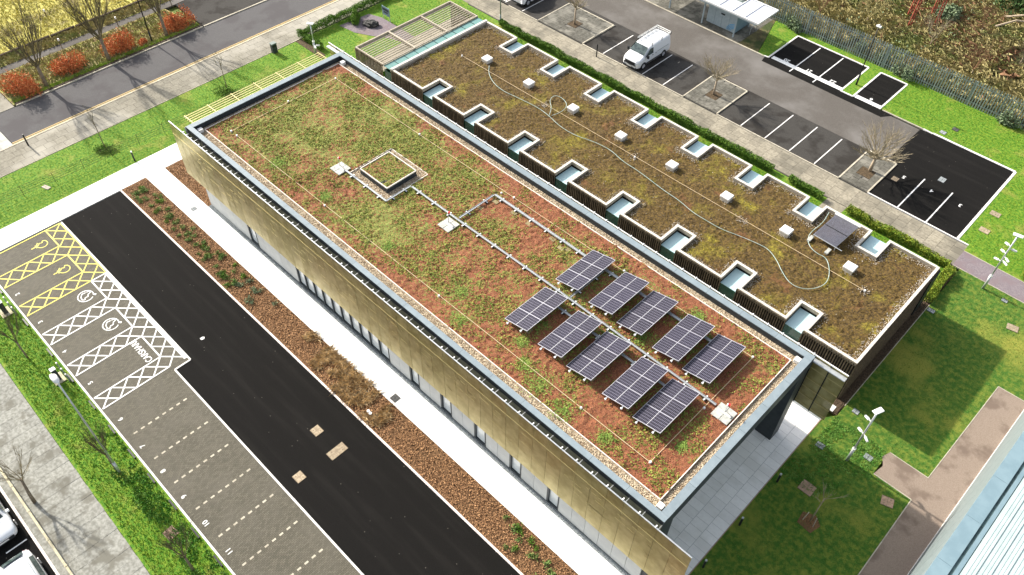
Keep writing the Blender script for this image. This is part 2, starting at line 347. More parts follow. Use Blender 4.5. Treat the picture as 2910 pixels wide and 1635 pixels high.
def copytree(o, loc, rz=None, label=None, group=None, parent=None):
    c = o.copy(); C.objects.link(c)
    if parent is None: c.location = loc
    else: c.parent = parent
    if rz is not None: c.rotation_euler = (0, 0, rz)
    if label: c['label'] = label
    if group: c['group'] = group
    for ch in list(o.children): copytree(ch, None, parent=c)
    return c
def fast(name, V, F, m, parent=None, smooth=False, **tg):     # numpy arrays; F (n,k) constant k
    me = bpy.data.meshes.new(name); nv, nf, k = len(V), len(F), F.shape[1]
    me.vertices.add(nv); me.vertices.foreach_set('co', np.asarray(V, np.float32).ravel())
    me.loops.add(nf*k); me.loops.foreach_set('vertex_index', F.astype(np.int32).ravel())
    me.polygons.add(nf); me.polygons.foreach_set('loop_start', np.arange(0, nf*k, k, dtype=np.int32))
    me.polygons.foreach_set('loop_total', np.full(nf, k, np.int32)); me.materials.append(m); me.update(calc_edges=True)
    if smooth: me.polygons.foreach_set('use_smooth', np.ones(nf, bool))
    o = bpy.data.objects.new(name, me); link(o, parent)
    if tg: tag(o, **tg)
    return o
rng = np.random.default_rng(3)
def vnoise(x, y, s, seed=0):
    x = x*s; y = y*s; xi = np.floor(x).astype(int); yi = np.floor(y).astype(int); fx = x-xi; fy = y-yi
    fx = fx*fx*(3-2*fx); fy = fy*fy*(3-2*fy)
    def h(a, b):
        n = (a*374761393+b*668265263+seed*974634777) & 0x7fffffff; n = (n ^ (n >> 13))*1274126177 & 0x7fffffff
        return ((n ^ (n >> 16)) & 0xffff)/65535.
    return (h(xi, yi)*(1-fx)+h(xi+1, yi)*fx)*(1-fy)+(h(xi, yi+1)*(1-fx)+h(xi+1, yi+1)*fx)*fy
def fbm(x, y, s, seed=0, o=4):
    r = 0; a = .5
    for i in range(o): r = r+a*vnoise(x, y, s*2**i, seed+i); a *= .5
    return r
def grid(name, x0, x1, y0, y1, st, zf, m, parent=None, mask=None, **tg):
    nx = int((x1-x0)/st)+1; ny = int((y1-y0)/st)+1
    X, Y = np.meshgrid(np.linspace(x0, x1, nx), np.linspace(y0, y1, ny), indexing='ij'); Z = zf(X, Y)
    V = np.stack([X, Y, Z], -1).reshape(-1, 3); I = np.arange(nx*ny).reshape(nx, ny)
    F = np.stack([I[:-1, :-1], I[1:, :-1], I[1:, 1:], I[:-1, 1:]], -1).reshape(-1, 4)
    if mask is not None:
        cx = V[F].mean(1); F = F[mask(cx[:, 0], cx[:, 1])]
        u, inv = np.unique(F, return_inverse=True); V = V[u]; F = inv.reshape(F.shape)
    return fast(name, V, F, m, parent, True, **tg)
def inpoly(px, py, poly):
    ins = np.zeros(len(px), bool); n = len(poly); j = n-1
    for i in range(n):
        xi, yi = poly[i]; xj, yj = poly[j]
        c = ((yi > py) != (yj > py)) & (px < (xj-xi)*(py-yi)/((yj-yi) or 1e-9)+xi); ins ^= c; j = i
    return ins
def samp(poly, n, excl=(), dens=None):
    P_ = np.array(poly); a = P_.min(0); b = P_.max(0); p = rng.uniform(a, b, (n, 2)); ok = inpoly(p[:, 0], p[:, 1], poly)
    for e in excl: ok &= ~inpoly(p[:, 0], p[:, 1], e)
    if dens is not None: ok &= rng.random(n) < dens(p[:, 0], p[:, 1])
    return p[ok]
def blades(name, p, h, wd, m, lean=.5, z=0, parent=None, bend=True, **tg):   # p (n,2); each blade a bent strip of two triangles
    n = len(p); a = rng.uniform(0, 2*pi, n); hh = h*rng.uniform(.5, 1.25, n); ww = wd*rng.uniform(.6, 1.3, n)
    ln = lean*hh*rng.uniform(.2, 1.2, n); dx, dy = np.cos(a), np.sin(a); b = rng.uniform(0, 2*pi, n); sx, sy = np.cos(b)*ww/2, np.sin(b)*ww/2
    zz = np.full(n, z, float) if np.isscalar(z) else z
    v0 = np.stack([p[:, 0]-sx, p[:, 1]-sy, zz], 1); v1 = np.stack([p[:, 0]+sx, p[:, 1]+sy, zz], 1)
    v2 = np.stack([p[:, 0]+dx*ln*.4+sx*.8, p[:, 1]+dy*ln*.4+sy*.8, zz+hh*.65], 1); v3 = np.stack([p[:, 0]+dx*ln, p[:, 1]+dy*ln, zz+hh*(.95 if lean < .8 else .75)], 1)
    V = np.stack([v0, v1, v2, v3], 1).reshape(-1, 3); i = np.arange(n)*4
    F = np.concatenate([np.stack([i, i+1, i+2], 1), np.stack([i, i+2, i+3], 1)])
    return fast(name, V, F, m, parent, **tg)
def leaves(name, c, size, m, parent=None, flat=0., **tg):       # c (n,3) leaf centres
    n = len(c); u = rng.normal(size=(n, 3)); u[:, 2] *= (1-flat); u /= np.linalg.norm(u, axis=1)[:, None]
    w_ = np.cross(u, rng.normal(size=(n, 3))); w_ /= np.linalg.norm(w_, axis=1)[:, None]
    if flat: w_[:, 2] *= (1-flat)
    s_ = (size*rng.uniform(.5, 1.4, n))[:, None]
    V = np.stack([c-u*s_, c+w_*s_*.55, c+u*s_, c-w_*s_*.55], 1).reshape(-1, 3); i = np.arange(n)*4
    return fast(name, V, np.stack([i, i+1, i+2, i+3], 1), m, parent, **tg)
def pebbles(name, p, z, r, m, parent=None, **tg):
    n = len(p); base = np.array([(1, 0, 0), (0, 1, 0), (-1, 0, 0), (0, -1, 0), (0, 0, .7), (0, 0, -.5)], float)
    f = np.array([(0, 1, 4), (1, 2, 4), (2, 3, 4), (3, 0, 4), (1, 0, 5), (2, 1, 5), (3, 2, 5), (0, 3, 5)])
    a = rng.uniform(0, pi, n); sc = r*rng.uniform(.5, 1.3, (n, 3)); V = base[None]*sc[:, None]
    X = V[..., 0]*np.cos(a)[:, None]-V[..., 1]*np.sin(a)[:, None]; Y = V[..., 0]*np.sin(a)[:, None]+V[..., 1]*np.cos(a)[:, None]
    zz = z if not np.isscalar(z) else np.full(n, z)
    V = np.stack([X+p[:, 0, None], Y+p[:, 1, None], V[..., 2]+zz[:, None]+r*.2], -1).reshape(-1, 3)
    F = (np.arange(n)[:, None, None]*6+f[None]).reshape(-1, 3)
    return fast(name, V, F, m, parent, **tg)
def rect(x0, x1, y0, y1): return [(x0, y0), (x1, y0), (x1, y1), (x0, y1)]
def structure(name, poly, z, m, th=.15):
    return MB().prism(poly, z-th, z).build(name, m, kind='structure')
def slabs(parent, x0, x1, y0, y1, sx, sy, z, m, poly=None, gap=.008, limit=290, name='paving_slab', bond=True, jit=.003, excl=()):
    me = box(-sx/2+gap, sx/2-gap, -sy/2+gap, sy/2-gap, -.04, 0).mesh(name, m)
    pos = []; half = []
    ny = int(round((y1-y0)/sy)); nx = int(round((x1-x0)/sx))
    for i in range(nx):
        for j in range(ny):
            off = sy/2 if (bond and i % 2) else 0
            cx, cy = x0+(i+.5)*sx, y0+(j+.5)*sy+off
            if cy+sy/2 > y1+.01:
                half.append((cx, y0+sy/4)); half.append((cx, cy-sy/4)); continue
            if poly and not all(inpoly(np.array([cx+a*sx*.48]), np.array([cy+b*sy*.48]), poly)[0] for a in (-1, 1) for b in (-1, 1)): continue
            if any(a[0] < cx < a[1] and a[2] < cy < a[3] for a in excl): continue
            pos.append((cx, cy))
    fwd = Vector((cam_xy[0], cam_xy[1]))
    pos.sort(key=lambda p: math.hypot(p[0], p[1]))
    for cx, cy in pos[:limit]: piece(me, name, parent, (cx, cy, z+random.uniform(0, jit)))
    if half:
        hm = box(-sx/2+gap, sx/2-gap, -sy/4+gap, sy/4-gap, -.04, 0).mesh(name, m)
        for cx, cy in half:
            if not any(a[0] < cx < a[1] and a[2] < cy < a[3] for a in excl): piece(hm, name, parent, (cx, cy, z+random.uniform(0, jit)))
    if len(pos) > limit:
        mb = MB()
        for cx, cy in pos[limit:]: mb.box(cx-sx/2+gap, cx+sx/2-gap, cy-sy/2+gap, cy+sy/2-gap, z-.04, z+random.uniform(0, jit))
        mb.build('far_'+name, m, parent, kind='stuff')
cam_xy = (0, 0)
def kerb(name, pts, wd, m, z0=-.1, z1=.06, st=.915):        # run of kerb stones, each its own piece
    k0 = MB()
    for a, b in zip(pts, pts[1:]): k0.line(a, b, wd*.8, z0, z1-z0-.02)
    par = k0.build(name, m, kind='structure')
    cache = {}
    for a, b in zip(pts, pts[1:]):
        L = math.hypot(b[0]-a[0], b[1]-a[1]); n = max(1, int(round(L/st))); l = L/n; an = math.atan2(b[1]-a[1], b[0]-a[0])
        key = round(l, 3)
        if key not in cache: cache[key] = box(-l/2+.006, l/2-.006, -wd/2, wd/2, z0-.01, 0).mesh('kerb_stone', m, bevel=.008)
        for i in range(n):
            t = (i+.5)/n
            piece(cache[key], 'kerb_stone', par, (a[0]+(b[0]-a[0])*t, a[1]+(b[1]-a[1])*t, z1+random.uniform(-.003, .003)), an)
    return par
def text(s, x, y, size, rz, m, parent, z=.012, name='painted_number', sx=1):
    cu = bpy.data.curves.new(name, 'FONT'); cu.body = s; cu.size = size; cu.align_x = 'CENTER'; cu.align_y = 'CENTER'; cu.extrude = .002; cu.offset = size*.012
    o = bpy.data.objects.new('tmp', cu); me = bpy.data.meshes.new_from_object(o); me.name = name
    me.materials.clear(); me.materials.append(m); bpy.data.objects.remove(o)
    q = bpy.data.objects.new(name, me); C.objects.link(q); q.parent = parent; q.location = (x, y, z); q.rotation_euler = (0, 0, rz); q.scale = (sx, 1, 1); return q

# ------------------------------------------------------------------ ground and setting
MB().box(-260, 120, -120, 260, -1, -.3).build('ground', M_ground, kind='structure')
# -- south west: concrete paths, drive, bays
path = MB().prism(rect(-57.7, -55.5, -14, 20.7), -.12, .03).prism(rect(-55.5, -5.0, 15.75, 17.42), -.12, .03).prism(rect(-5.0, 12, 15.75, 17.42), -.12, .03).build('concrete_path', M_conc, kind='structure')
sj = MB()
for x in np.arange(-53, 0, 3.0): sj.box(x, x+.012, 15.75, 17.42, .028, .0315)
for y in np.arange(-10, 20, 3.0): sj.box(-57.7, -55.5, y, y+.012, .028, .0315)
sj.build('path_joint', M_bed, path)
structure('drive', [(-55.42, 8.62), (-36.95, 8.62), (-36.95, 7.5), (14, 7.5), (14, 13.52), (-55.42, 13.52)], .0, M_asph_new)
bays = structure('parking_bays', [(-55.3, 2.66), (14, 2.66), (14, 7.44), (-37.05, 7.44), (-37.05, 8.56), (-55.3, 8.56)], .004, M_block)
structure('mulch_bed', rect(-55.45, 10, 13.62, 15.73), .02, M_mulch)
structure('mulch_bed', rect(-55.45, -49.0, 17.44, 20.5), .02, M_mulch)
kerb('drive_kerb', [(-55.4, 13.57), (6, 13.57)], .13, M_kerb_pink)
kerb('bay_kerb', [(-55.3, 8.62), (-36.98, 8.62), (-36.98, 7.48), (6, 7.48)], .12, M_kerb, z1=.025)
kerb('verge_kerb', [(-58, 2.60), (-20, 2.60), (0, 2.60)], .12, M_kerb, z1=.07)
# painted bay markings
Y0, Y1, YT = 2.74, 7.35, 8.5
my, mw_ = MB(), MB()
Z = .006
def hatch_strip(mb, x0, x1, ya, yb):
    n = max(1, round((yb-ya)/1.17)); p = (yb-ya)/n
    for k in range(n):
        mb.line((x0, ya+k*p), (x1, ya+(k+1)*p), .09, Z+.001*((k % 2)+1)); mb.line((x0, ya+(k+1)*p), (x1, ya+k*p), .09, Z+.001*(3+(k % 2)))
def hatch_band(mb, x0, x1, ya, yb, p=1.15):
    n = max(1, round((x1-x0)/p)); p = (x1-x0)/n
    for k in range(n):
        mb.line((x0+k*p, ya), (x0+(k+1)*p, yb), .09, Z+.001*((k % 2)+5)); mb.line((x0+(k+1)*p, ya), (x0+k*p, yb), .09, Z+.001*(7+(k % 2)))
for mb, bx in ((my, [(-55.25, -52.97, -51.66), (-51.66, -49.3, -48.07)]), (mw_, [(-48.03, -45.8, -44.55), (-44.55, -42.2, -41.0), (-41.0, -38.58, -37.43)])):
    for a, b, c in bx:
        mb.line((a, Y1), (b, Y1), .1, Z+.010); mb.line((b, Y0), (b, Y1), .09, Z+.011); mb.line((c, Y0), (c, Y1), .09, Z+.011)
        hatch_strip(mb, b, c, Y0, Y1)
    hatch_band(mb, bx[0][0], bx[-1][2], Y1, YT)
my.line((-55.25, 2.7), (-55.25, 8.5), .1, Z+.012); my.line((-55.25, YT), (-48.1, YT), .1, Z+.013)
mw_.line((-48.05, Y1), (-48.05, YT), .1, Z+.014); mw_.line((-48.05, 8.46), (-37.3, 8.46), .2, Z+.013)
my.build('yellow_bay_marking', M_yellow, bays); mw_.build('white_bay_marking', M_white, bays)
def arc(cx, cy, r, a0, a1, n=22): return [(cx+r*cos(R(a0+(a1-a0)*i/n)), cy+r*sin(R(a0+(a1-a0)*i/n))) for i in range(n+1)]
def poly_line(mb, pts, wd, z):
    for i, (a, b) in enumerate(zip(pts, pts[1:])): mb.line(a, b, wd, z+.0006*(i % 3))
for cx in (-54.05, -50.5):
    mb = MB(); poly_line(mb, arc(cx, 6.55, .38, -150, 120), .07, Z)
    poly_line(mb, [(cx-.2, 6.9), (cx-.32, 6.72), (cx-.12, 6.6), (cx-.22, 6.42), (cx-.05, 6.3), (cx-.12, 6.15), (cx+.1, 6.12)], .07, Z+.003)
    poly_line(mb, [(cx-.02, 6.2), (cx-.02, 5.75)], .09, Z+.005); poly_line(mb, [(cx-.2, 6.1), (cx+.16, 6.1)], .07, Z+.006)
    mb.build('charging_symbol', M_yellow, bays)
for cx in (-47.0, -43.42):
    mb = MB(); poly_line(mb, arc(cx, 6.4, .52, 60, 400, 30), .07, Z)
    poly_line(mb, [(cx-.3, 6.55), (cx-.34, 6.3), (cx-.12, 6.12), (cx+.18, 6.05), (cx+.3, 6.2), (cx+.12, 6.32), (cx+.16, 6.5), (cx-.05, 6.62), (cx-.1, 6.8), (cx-.3, 6.84), (cx-.28, 6.6)], .07, Z+.003)
    poly_line(mb, [(cx+.22, 6.88), (cx+.36, 7.0)], .14, Z+.005); mb.build('charging_symbol', M_white, bays)
text('CARSHARE', -39.9, 6.72, .62, pi, M_white, bays, z=.016, sx=.78, name='painted_word')
for s_, x_ in (('1', -54.1), ('2', -50.5), ('3', -46.95), ('4', -43.4), ('5', -39.85), ('6', -35.98), ('7', -33.29), ('8', -30.91), ('9', -28.59), ('10', -26.24), ('11', -23.9), ('12', -21.5)):
    text(s_, x_, 3.15, .42, pi, M_white, bays, z=.009)
for x_ in (-34.46, -32.02, -29.75, -27.4, -25.05, -22.7, -20.35, -18.0, -15.6):
    for k in range(8): box(x_-.055, x_+.055, 3.2+k*.485, 3.44+k*.485, 0, .009).build('pale_block', M_kerb_old, bays)
for i, (x_, y_) in enumerate([(-51.6, 2.38), (-47.5, 2.38), (-43.9, 2.38), (-41.0, 2.38), (-38.1, 2.38), (-35.6, 2.38), (-33.2, 2.38), (-30.9, 2.38), (-28.5, 2.38), (-26.1, 2.38), (-23.8, 2.38)]):
    pass
# verge strip, slab pavement, lower road
vg = [(-64, .08), (0, -1.0), (0, 2.53), (-64, 2.53)]
structure('grass_verge', vg, .03, M_grass)
pv = structure('side_pavement', [(-64, -4.0), (0, -4.0), (0, -1.02), (-64, .06)], .003, M_slab_grey)
slabs(pv, -52, -22, -3.4, -.4, .75, .75, .012, M_slab_grey, jit=.005, poly=[(-64, -4.0), (0, -4.0), (0, -1.0), (-64, .06)])
structure('pavement_edge', [(-64, -4.0), (0, -4.0), (0, -3.42), (-64, -3.42)], .022, M_slab_grey)
kerb('lower_kerb', [(-56, -4.05), (-14, -4.05)], .14, M_kerb_pink, z1=.05)
lowroad = structure('lower_road', rect(-70, 10, -16, -4.14), -.06, M_asph_new)
lm = MB().line((-32.5, -5.5), (-32.5, -4.35), .08, -.055).line((-26.5, -5.5), (-26.5, -4.35), .08, -.055).line((-38.5, -5.5), (-38.5, -4.35), .08, -.055).line((-32.5, -6.9), (-32.5, -5.95), .08, -.055)
lm.build('bay_tick', M_white, lowroad)

# -- north west lawn, pavement, road, verge, field
lawn_w = structure('west_lawn', [(-63.5, -14), (-57.75, -14), (-57.75, 20.72), (-49.0, 20.72), (-49.0, 31.6), (-5.1, 31.6), (-5.1, 52.9), (-57, 52.9), (-60, 60), (-63.5, 60)], .0, M_grass)
nwp = structure('street_pavement', rect(-66.75, -63.62, -14, 75), -.03, M_bed)
slabs(nwp, -66.72, -63.68, 5.5, 52, .76, .9, .012, M_slab_nw, jit=.006)
structure('street_pavement_far', rect(-66.72, -63.68, 52, 75), .01, M_slab_nw)
structure('street_pavement_near', rect(-66.72, -63.68, -14, 5.5), .01, M_slab_nw)
kerb('lawn_edging', [(-63.6, -5), (-63.6, 34), (-63.8, 47)], .08, M_kerb_old, z1=.03)
kerb('road_kerb', [(-66.85, 2), (-66.85, 60)], .16, M_kerb_old, z1=.03)
road = structure('road', rect(-72.05, -66.93, 10.1, 90), -.06, M_road)
MB().line((-67.08, 10.1), (-67.08, 70), .09, -.055).line((-67.28, 10.1), (-67.28, 70), .09, -.055).build('double_yellow_line', M_yellow_old, road)
structure('raised_crossing', rect(-82, -66.93, -14, 10.05), -.03, M_conc_old)
structure('junction_pavement', rect(-84, -72.1, 10.06, 12.4), -.03, M_slab_nw)
kerb('verge_kerb_dark', [(-72.15, 12.6), (-72.15, 31.2)], .14, M_kerb_old, z1=.02)
kerb('timber_edging', [(-72.42, 12.6), (-72.42, 31.2)], .3, M_kerb_dark, z1=.06)
kerb('layby_kerb', [(-72.15, 31.3), (-71.9, 60)], .16, M_kerb_old, z1=.01)
structure('planted_verge', [(-77.7, 12.45), (-72.3, 12.45), (-72.3, 31.2), (-77.7, 30.2)], .02, M_verge)
structure('lay_by', [(-79.5, 31.5), (-72.25, 31.3), (-72.0, 80), (-79.5, 80)], -.03, M_asph_mid)
structure('cycle_path', [(-78.75, 12.45), (-77.75, 12.45), (-77.75, 31.4), (-78.75, 45)], .0, M_asph_lane)
structure('rough_strip', [(-80.5, 10.06), (-78.8, 10.06), (-78.8, 80), (-80.5, 80)], .0, M_verge)
structure('field', rect(-200, -80.5, -60, 200), -.02, M_field)
# -- annex surroundings
structure('decking_path', rect(-56.2, -49.9, 32.5, 51.0), .03, M_slab_tan)
structure('service_strip', rect(-49.0, -5.05, 31.7, 36.1), .02, M_slab_dark)
# gravel garden
structure('gravel_patch', [(-62.9, 40.9), (-60.8, 41.2), (-59.2, 42.0), (-57.6, 43.0), (-55.5, 43.6), (-55.3, 44.9), (-59.1, 44.9), (-61.1, 44.9), (-62.6, 44.4)], .02, M_path_purple)
structure('planting_soil', rect(-63.5, -59.6, 36.1, 36.75), .02, M_soil)
# -- north east: footpath, car park
fp = structure('footpath', rect(-62, -5.02, 53.02, 55.72), -.03, M_bed)
slabs(fp, -58, -5.05, 53.05, 55.65, .9, .65, .012, M_slab_tan, jit=.006)
structure('footpath_link', rect(-15.35, -13.7, 47.7, 53.0), .005, M_slab_tan)
kerb('car_park_kerb', [(-53.9, 55.78), (-49.8, 55.78)], .12, M_kerb_old, z1=.03)
kerb('car_park_kerb', [(-43.84, 55.78), (-31.7, 55.78)], .12, M_kerb_old, z1=.03)
kerb('car_park_kerb', [(-28.04, 55.78), (-15.96, 55.78)], .12, M_kerb_old, z1=.03)
kerb('car_park_kerb', [(-13.4, 55.85), (-5.0, 55.85)], .12, M_kerb, z1=.03)
carpark = structure('car_park', rect(-75, -13.42, 55.86, 66.75), -.02, M_asph_mid)
structure('car_park_lane', [(-75, 61.2), (-43, 61.2), (-27.9, 60.9), (-16.5, 60.9), (-14.2, 61.4), (-14.2, 66.74), (-75, 66.74)], -.014, M_asph_lane)
newpatch = structure('new_car_park', [(-13.36, 55.92), (-5.95, 55.92), (-5.95, 66.95), (-13.1, 66.95), (-14.16, 66.8), (-14.25, 61.35), (-13.36, 60.9)], .0, M_asph_new)
ml = MB()
for x_ in (-52.2,): ml.line((x_, 56.0), (x_, 60.6), .09, -.018)
for x_ in (-41.35, -38.93, -36.54, -34.13): ml.line((x_, 55.95), (x_, 60.6), .09, -.012)
for x_ in (-25.6, -23.15, -20.73, -18.34): ml.line((x_, 55.95), (x_, 60.6), .09, -.012)
for a, b in (((-57.5, 56.2), (-54.6, 58.6)), ((-57.5, 58.6), (-54.6, 56.2)), ((-54.6, 56), (-54.6, 60.5)), ((-57.5, 56), (-57.5, 60.5)), ((-57.5, 56.2), (-54.6, 56.2)), ((-57.5, 58.6), (-54.6, 58.6)), ((-57.5, 60.4), (-54.6, 58.6))): ml.line(a, b, .08, -.012+.001*random.randint(0, 4))
ml.build('bay_line', M_kerb, carpark)
MB().line((-10.86, 55.95), (-10.86, 60.75), .1, .001).line((-8.48, 55.95), (-8.48, 60.75), .1, .001).build('bay_line', M_white, newpatch)
for s_, x_ in (('5', -12.2), ('4', -9.8), ('3', -7.4)): text(s_, x_, 59.75, .55, pi, M_white, newpatch, z=.004)
for s_, x_ in (('1', -39.9), ('1', -35.3)): text(s_, x_, 60.0, .4, pi, M_kerb_old, carpark, z=-.01)
kerb('new_kerb', [(-14.0, 67.0), (-13.12, 66.95)], .14, M_kerb, z1=.05)
kerb('new_kerb', [(-13.12, 67.02), (-5.9, 67.02), (-5.9, 55.9)], .2, M_kerb, z1=.05)
kerb('lawn_kerb', [(-30.2, 66.85), (-29.75, 66.9)], .14, M_kerb, z1=.05)
kerb('lane_kerb', [(-60, 66.82), (-30.2, 66.82)], .14, M_kerb_old, z1=.04)
kerb('lane_kerb', [(-17.9, 67.0), (-14.0, 67.0)], .12, M_kerb_old, z1=.04)
structure('new_tarmac_strip', [(-29.9, 65.95), (-17.5, 65.95), (-16.8, 66.92), (-30.1, 66.92)], -.008, M_asph_new)
b1 = structure('new_bays', rect(-29.7, -22.1, 66.95, 72.25), .0, M_asph_new)
b2 = structure('new_single_bay', rect(-20.75, -18.2, 66.95, 72.3), .0, M_asph_new)
MB().box(-29.5, -22.1, 66.98, 67.5, 0, .006).build('white_threshold', M_white, b1)
MB().line((-27.05, 66.95), (-27.05, 72.0), .1, .007).line((-24.57, 66.95), (-24.57, 72.0), .1, .007).line((-27.05, 66.3), (-27.05, 66.95), .1, .002).line((-24.57, 66.3), (-24.57, 66.95), .1, .002).build('bay_line', M_white, b1)
MB().box(-20.7, -18.2, 66.98, 67.5, 0, .006).build('white_threshold', M_white, b2)
for s_, x_ in (('20', -28.2), ('21', -25.8), ('22', -23.3)): text(s_, x_, 67.75, .62, pi, M_white, b1, z=.01)
text('6', -19.4, 67.75, .62, pi, M_white, b2, z=.01)
kerb('bay_surround', [(-29.75, 66.9), (-29.75, 72.3), (-22.04, 72.3), (-22.04, 66.95), (-20.8, 66.95), (-20.8, 72.35), (-18.15, 72.35), (-18.15, 66.95)], .16, M_kerb, z1=.05)
structure('north_lawn', [(-30.9, 66.9), (-29.85, 66.9), (-29.85, 72.45), (-31.0, 73.6), (-33, 73.6)], .02, M_grass)
structure('north_lawn', [(-29.85, 72.4), (-18.05, 72.45), (-18.05, 73.6), (-29.85, 73.6)], .02, M_grass)
structure('north_lawn', rect(-21.95, -20.9, 67.03, 72.4), .03, M_grass)
structure('north_lawn', [(-18.05, 67.08), (-5.8, 67.14), (-5.8, 55.9), (-5.0, 55.9), (-5.0, 54.97), (14, 54.97), (14, 73.6), (-18.05, 73.6)], .02, M_grass)
sh = structure('shelter_paving', rect(-56, -33.2, 66.9, 73.5), -.02, M_bed)
slabs(sh, -44, -33.3, 66.95, 72.9, .6, .6, .015, M_slab_dark, jit=.008)
structure('bare_soil', [(-33.2, 66.9), (-30.95, 66.9), (-33, 73.5), (-33.2, 73.5)], .01, M_scrub)
structure('scrub_ground', [(-90, 73.5), (60, 73.5), (60, 200), (-90, 200)], .05, M_scrub)
def island(x0, x1, y1, name='tree_island'):
    s_ = structure(name, rect(x0+.06, x1-.06, 55.84, y1-.06), .0, M_bed)
    tx = (x0+x1)/2
    slabs(s_, x0+.08, x1-.08, 55.86, y1-.1, .6, .6, .04, M_slab_dark, jit=.012, excl=[(tx-.75, tx+.75, 57.3, 58.8)])
    box(tx-.6, tx+.6, 57.4, 58.6, 0, .03).build('tree_pit', M_soil, s_)
    kerb('island_kerb', [(x0, 55.84), (x0, y1), (x1, y1), (x1, 55.84)], .13, M_kerb_old, z1=.07)
island(-49.78, -43.86, 60.6); island(-31.72, -28.05, 60.66); island(-15.96, -13.41, 60.83)
# -- east lawns and paths
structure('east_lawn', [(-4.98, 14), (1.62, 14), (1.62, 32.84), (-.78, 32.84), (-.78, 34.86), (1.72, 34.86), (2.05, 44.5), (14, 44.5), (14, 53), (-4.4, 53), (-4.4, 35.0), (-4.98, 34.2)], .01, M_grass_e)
structure('tan_path', [(1.65, 5), (14, 5), (14, 44.5), (2.02, 44.5), (1.75, 34.88), (-.75, 34.88), (-.95, 34.3), (-.6, 33.8), (-.75, 32.86), (1.68, 32.86)], .03, M_path_tan)
structure('purple_path', rect(-4.98, 14, 53.0, 54.95), .03, M_path_purple)
kerb('path_edging', [(1.66, 14), (1.66, 32.85), (-.75, 32.85)], .06, M_kerb_old, z1=.045)
kerb('path_edging', [(-.75, 34.9), (1.72, 34.9), (2.0, 44.5), (4.2, 44.55)], .05, M_kerb_old, z1=.045)
kerb('path_edging', [(-4.98, 52.97), (12, 52.97)], .05, M_kerb_old, z1=.045)
kerb('path_edging', [(-4.98, 54.98), (12, 54.98)], .05, M_kerb_old, z1=.045)
fc = structure('forecourt', [(-12, 17.6), (-5.0, 17.6), (-5.0, 34.1), (-12, 34.1)], .037, M_cover_g)
structure('forecourt_near', rect(-5.0, -4.96, 8, 34.1), .035, M_cover_p)
slabs(fc, -10.2, -5.02, 17.7, 34.06, .865, .6, .045, M_slab_forecourt, jit=.002)
gs = structure('gravel_strip', rect(-5.2, -4.45, 35.0, 52.0), .02, M_soil)
pebbles('loose_gravel', samp(rect(-5.05, -4.5, 35.1, 48.2), 3500), .03, .05, M_cobble, gs, kind='stuff')
kerb('strip_edging', [(-4.42, 36.0), (-4.42, 48.0)], .05, M_kerb_old, z1=.03)
g2 = structure('wall_foot_gravel', rect(-49, -6.45, 17.43, 17.72), .02, M_cover_g)
pebbles('wall_gravel', samp(rect(-49, -6.5, 17.46, 17.66), 5000), .03, .035, M_cover_g, g2, kind='stuff')

# ------------------------------------------------------------------ main building
HB = 7.5
XA, XB, YA, YB = -48.98, -6.45, 17.7, 31.6
YC, CW1 = 17.8, .35
mb_ = thing('main_building', 'long flat roofed building with red and green sedum roof, blue grey coping and gold screens', 'building', (-27.7, 24.6, 0))
MB().box(XA, -9.6, YA+.12, YB-.02, 0, 2.62).build('ground_floor_core', M_darkwall, mb_)
MB().box(XA+.02, -9.6, YC+.04, YB-.02, 2.62, 6.5).build('upper_wall', M_darkwall, mb_)
MB().box(XA+.02, XB-.021, YC+.04, YB-.02, 6.5, 7.02).build('roof_slab', M_darkwall, mb_)
# front wall: 1 m pale panels with windows
WIN = [(-43.45, -42.35)] + [(-37.46, -27.43)] + [(-25.4, -24.5), (-22.5, -21.5), (-19.5, -18.5), (-16.5, -15.55), (-13.5, -12.6), (-6.75, -6.46)]
def inwin(x): return any(a-.05 < x < b+.05 for a, b in WIN)
pm = box(-.49, .49, 0, .1, .12, 2.62).mesh('wall_panel', M_wallpanel)
x = XA+.5
edges = [XA]
for a, b in WIN: edges += [a, b]
edges += [XB]
for i in range(0, len(edges), 2):
    a, b = edges[i], edges[i+1]
    if b-a < .1: continue
    n = max(1, round(b-a)); wd = (b-a)/n
    for k in range(n): piece(pm, 'wall_panel', mb_, (a+(k+.5)*wd, YA+.0, 0), scale=(wd, 1, 1))
MB().box(XA, XB, YA+.005, YA+.12, .03, .115).build('plinth', M_fascia, mb_)
for a, b in WIN[:-1]:
    fr = MB().box(a, a+.13, YA-.01, YA+.34, .12, 2.62).box(b-.07, b, YA-.02, YA+.34, .12, 2.62).box(a+.13, b-.07, YA+.0, YA+.34, .12, .2).build('window', M_fascia, mb_)
    n = max(1, round(b-a)); wd = (b-a)/n
    if n > 1:
        mm = box(-.035, .035, YA-.02, YA+.3, .2, 2.62).mesh('mullion', M_fascia)
        for k in range(1, n):
            o = bpy.data.objects.new('mullion', mm); C.objects.link(o); o.parent = fr; o.location = (a+k*wd, 0, 0)
    for k in range(n):
        g = box(a+k*wd+.04+(.1 if k == 0 else 0), a+(k+1)*wd-.04, YA+.1, YA+.12, .2, 2.62).mesh('pane', M_glass)
        o = bpy.data.objects.new('pane', g); C.objects.link(o); o.parent = fr
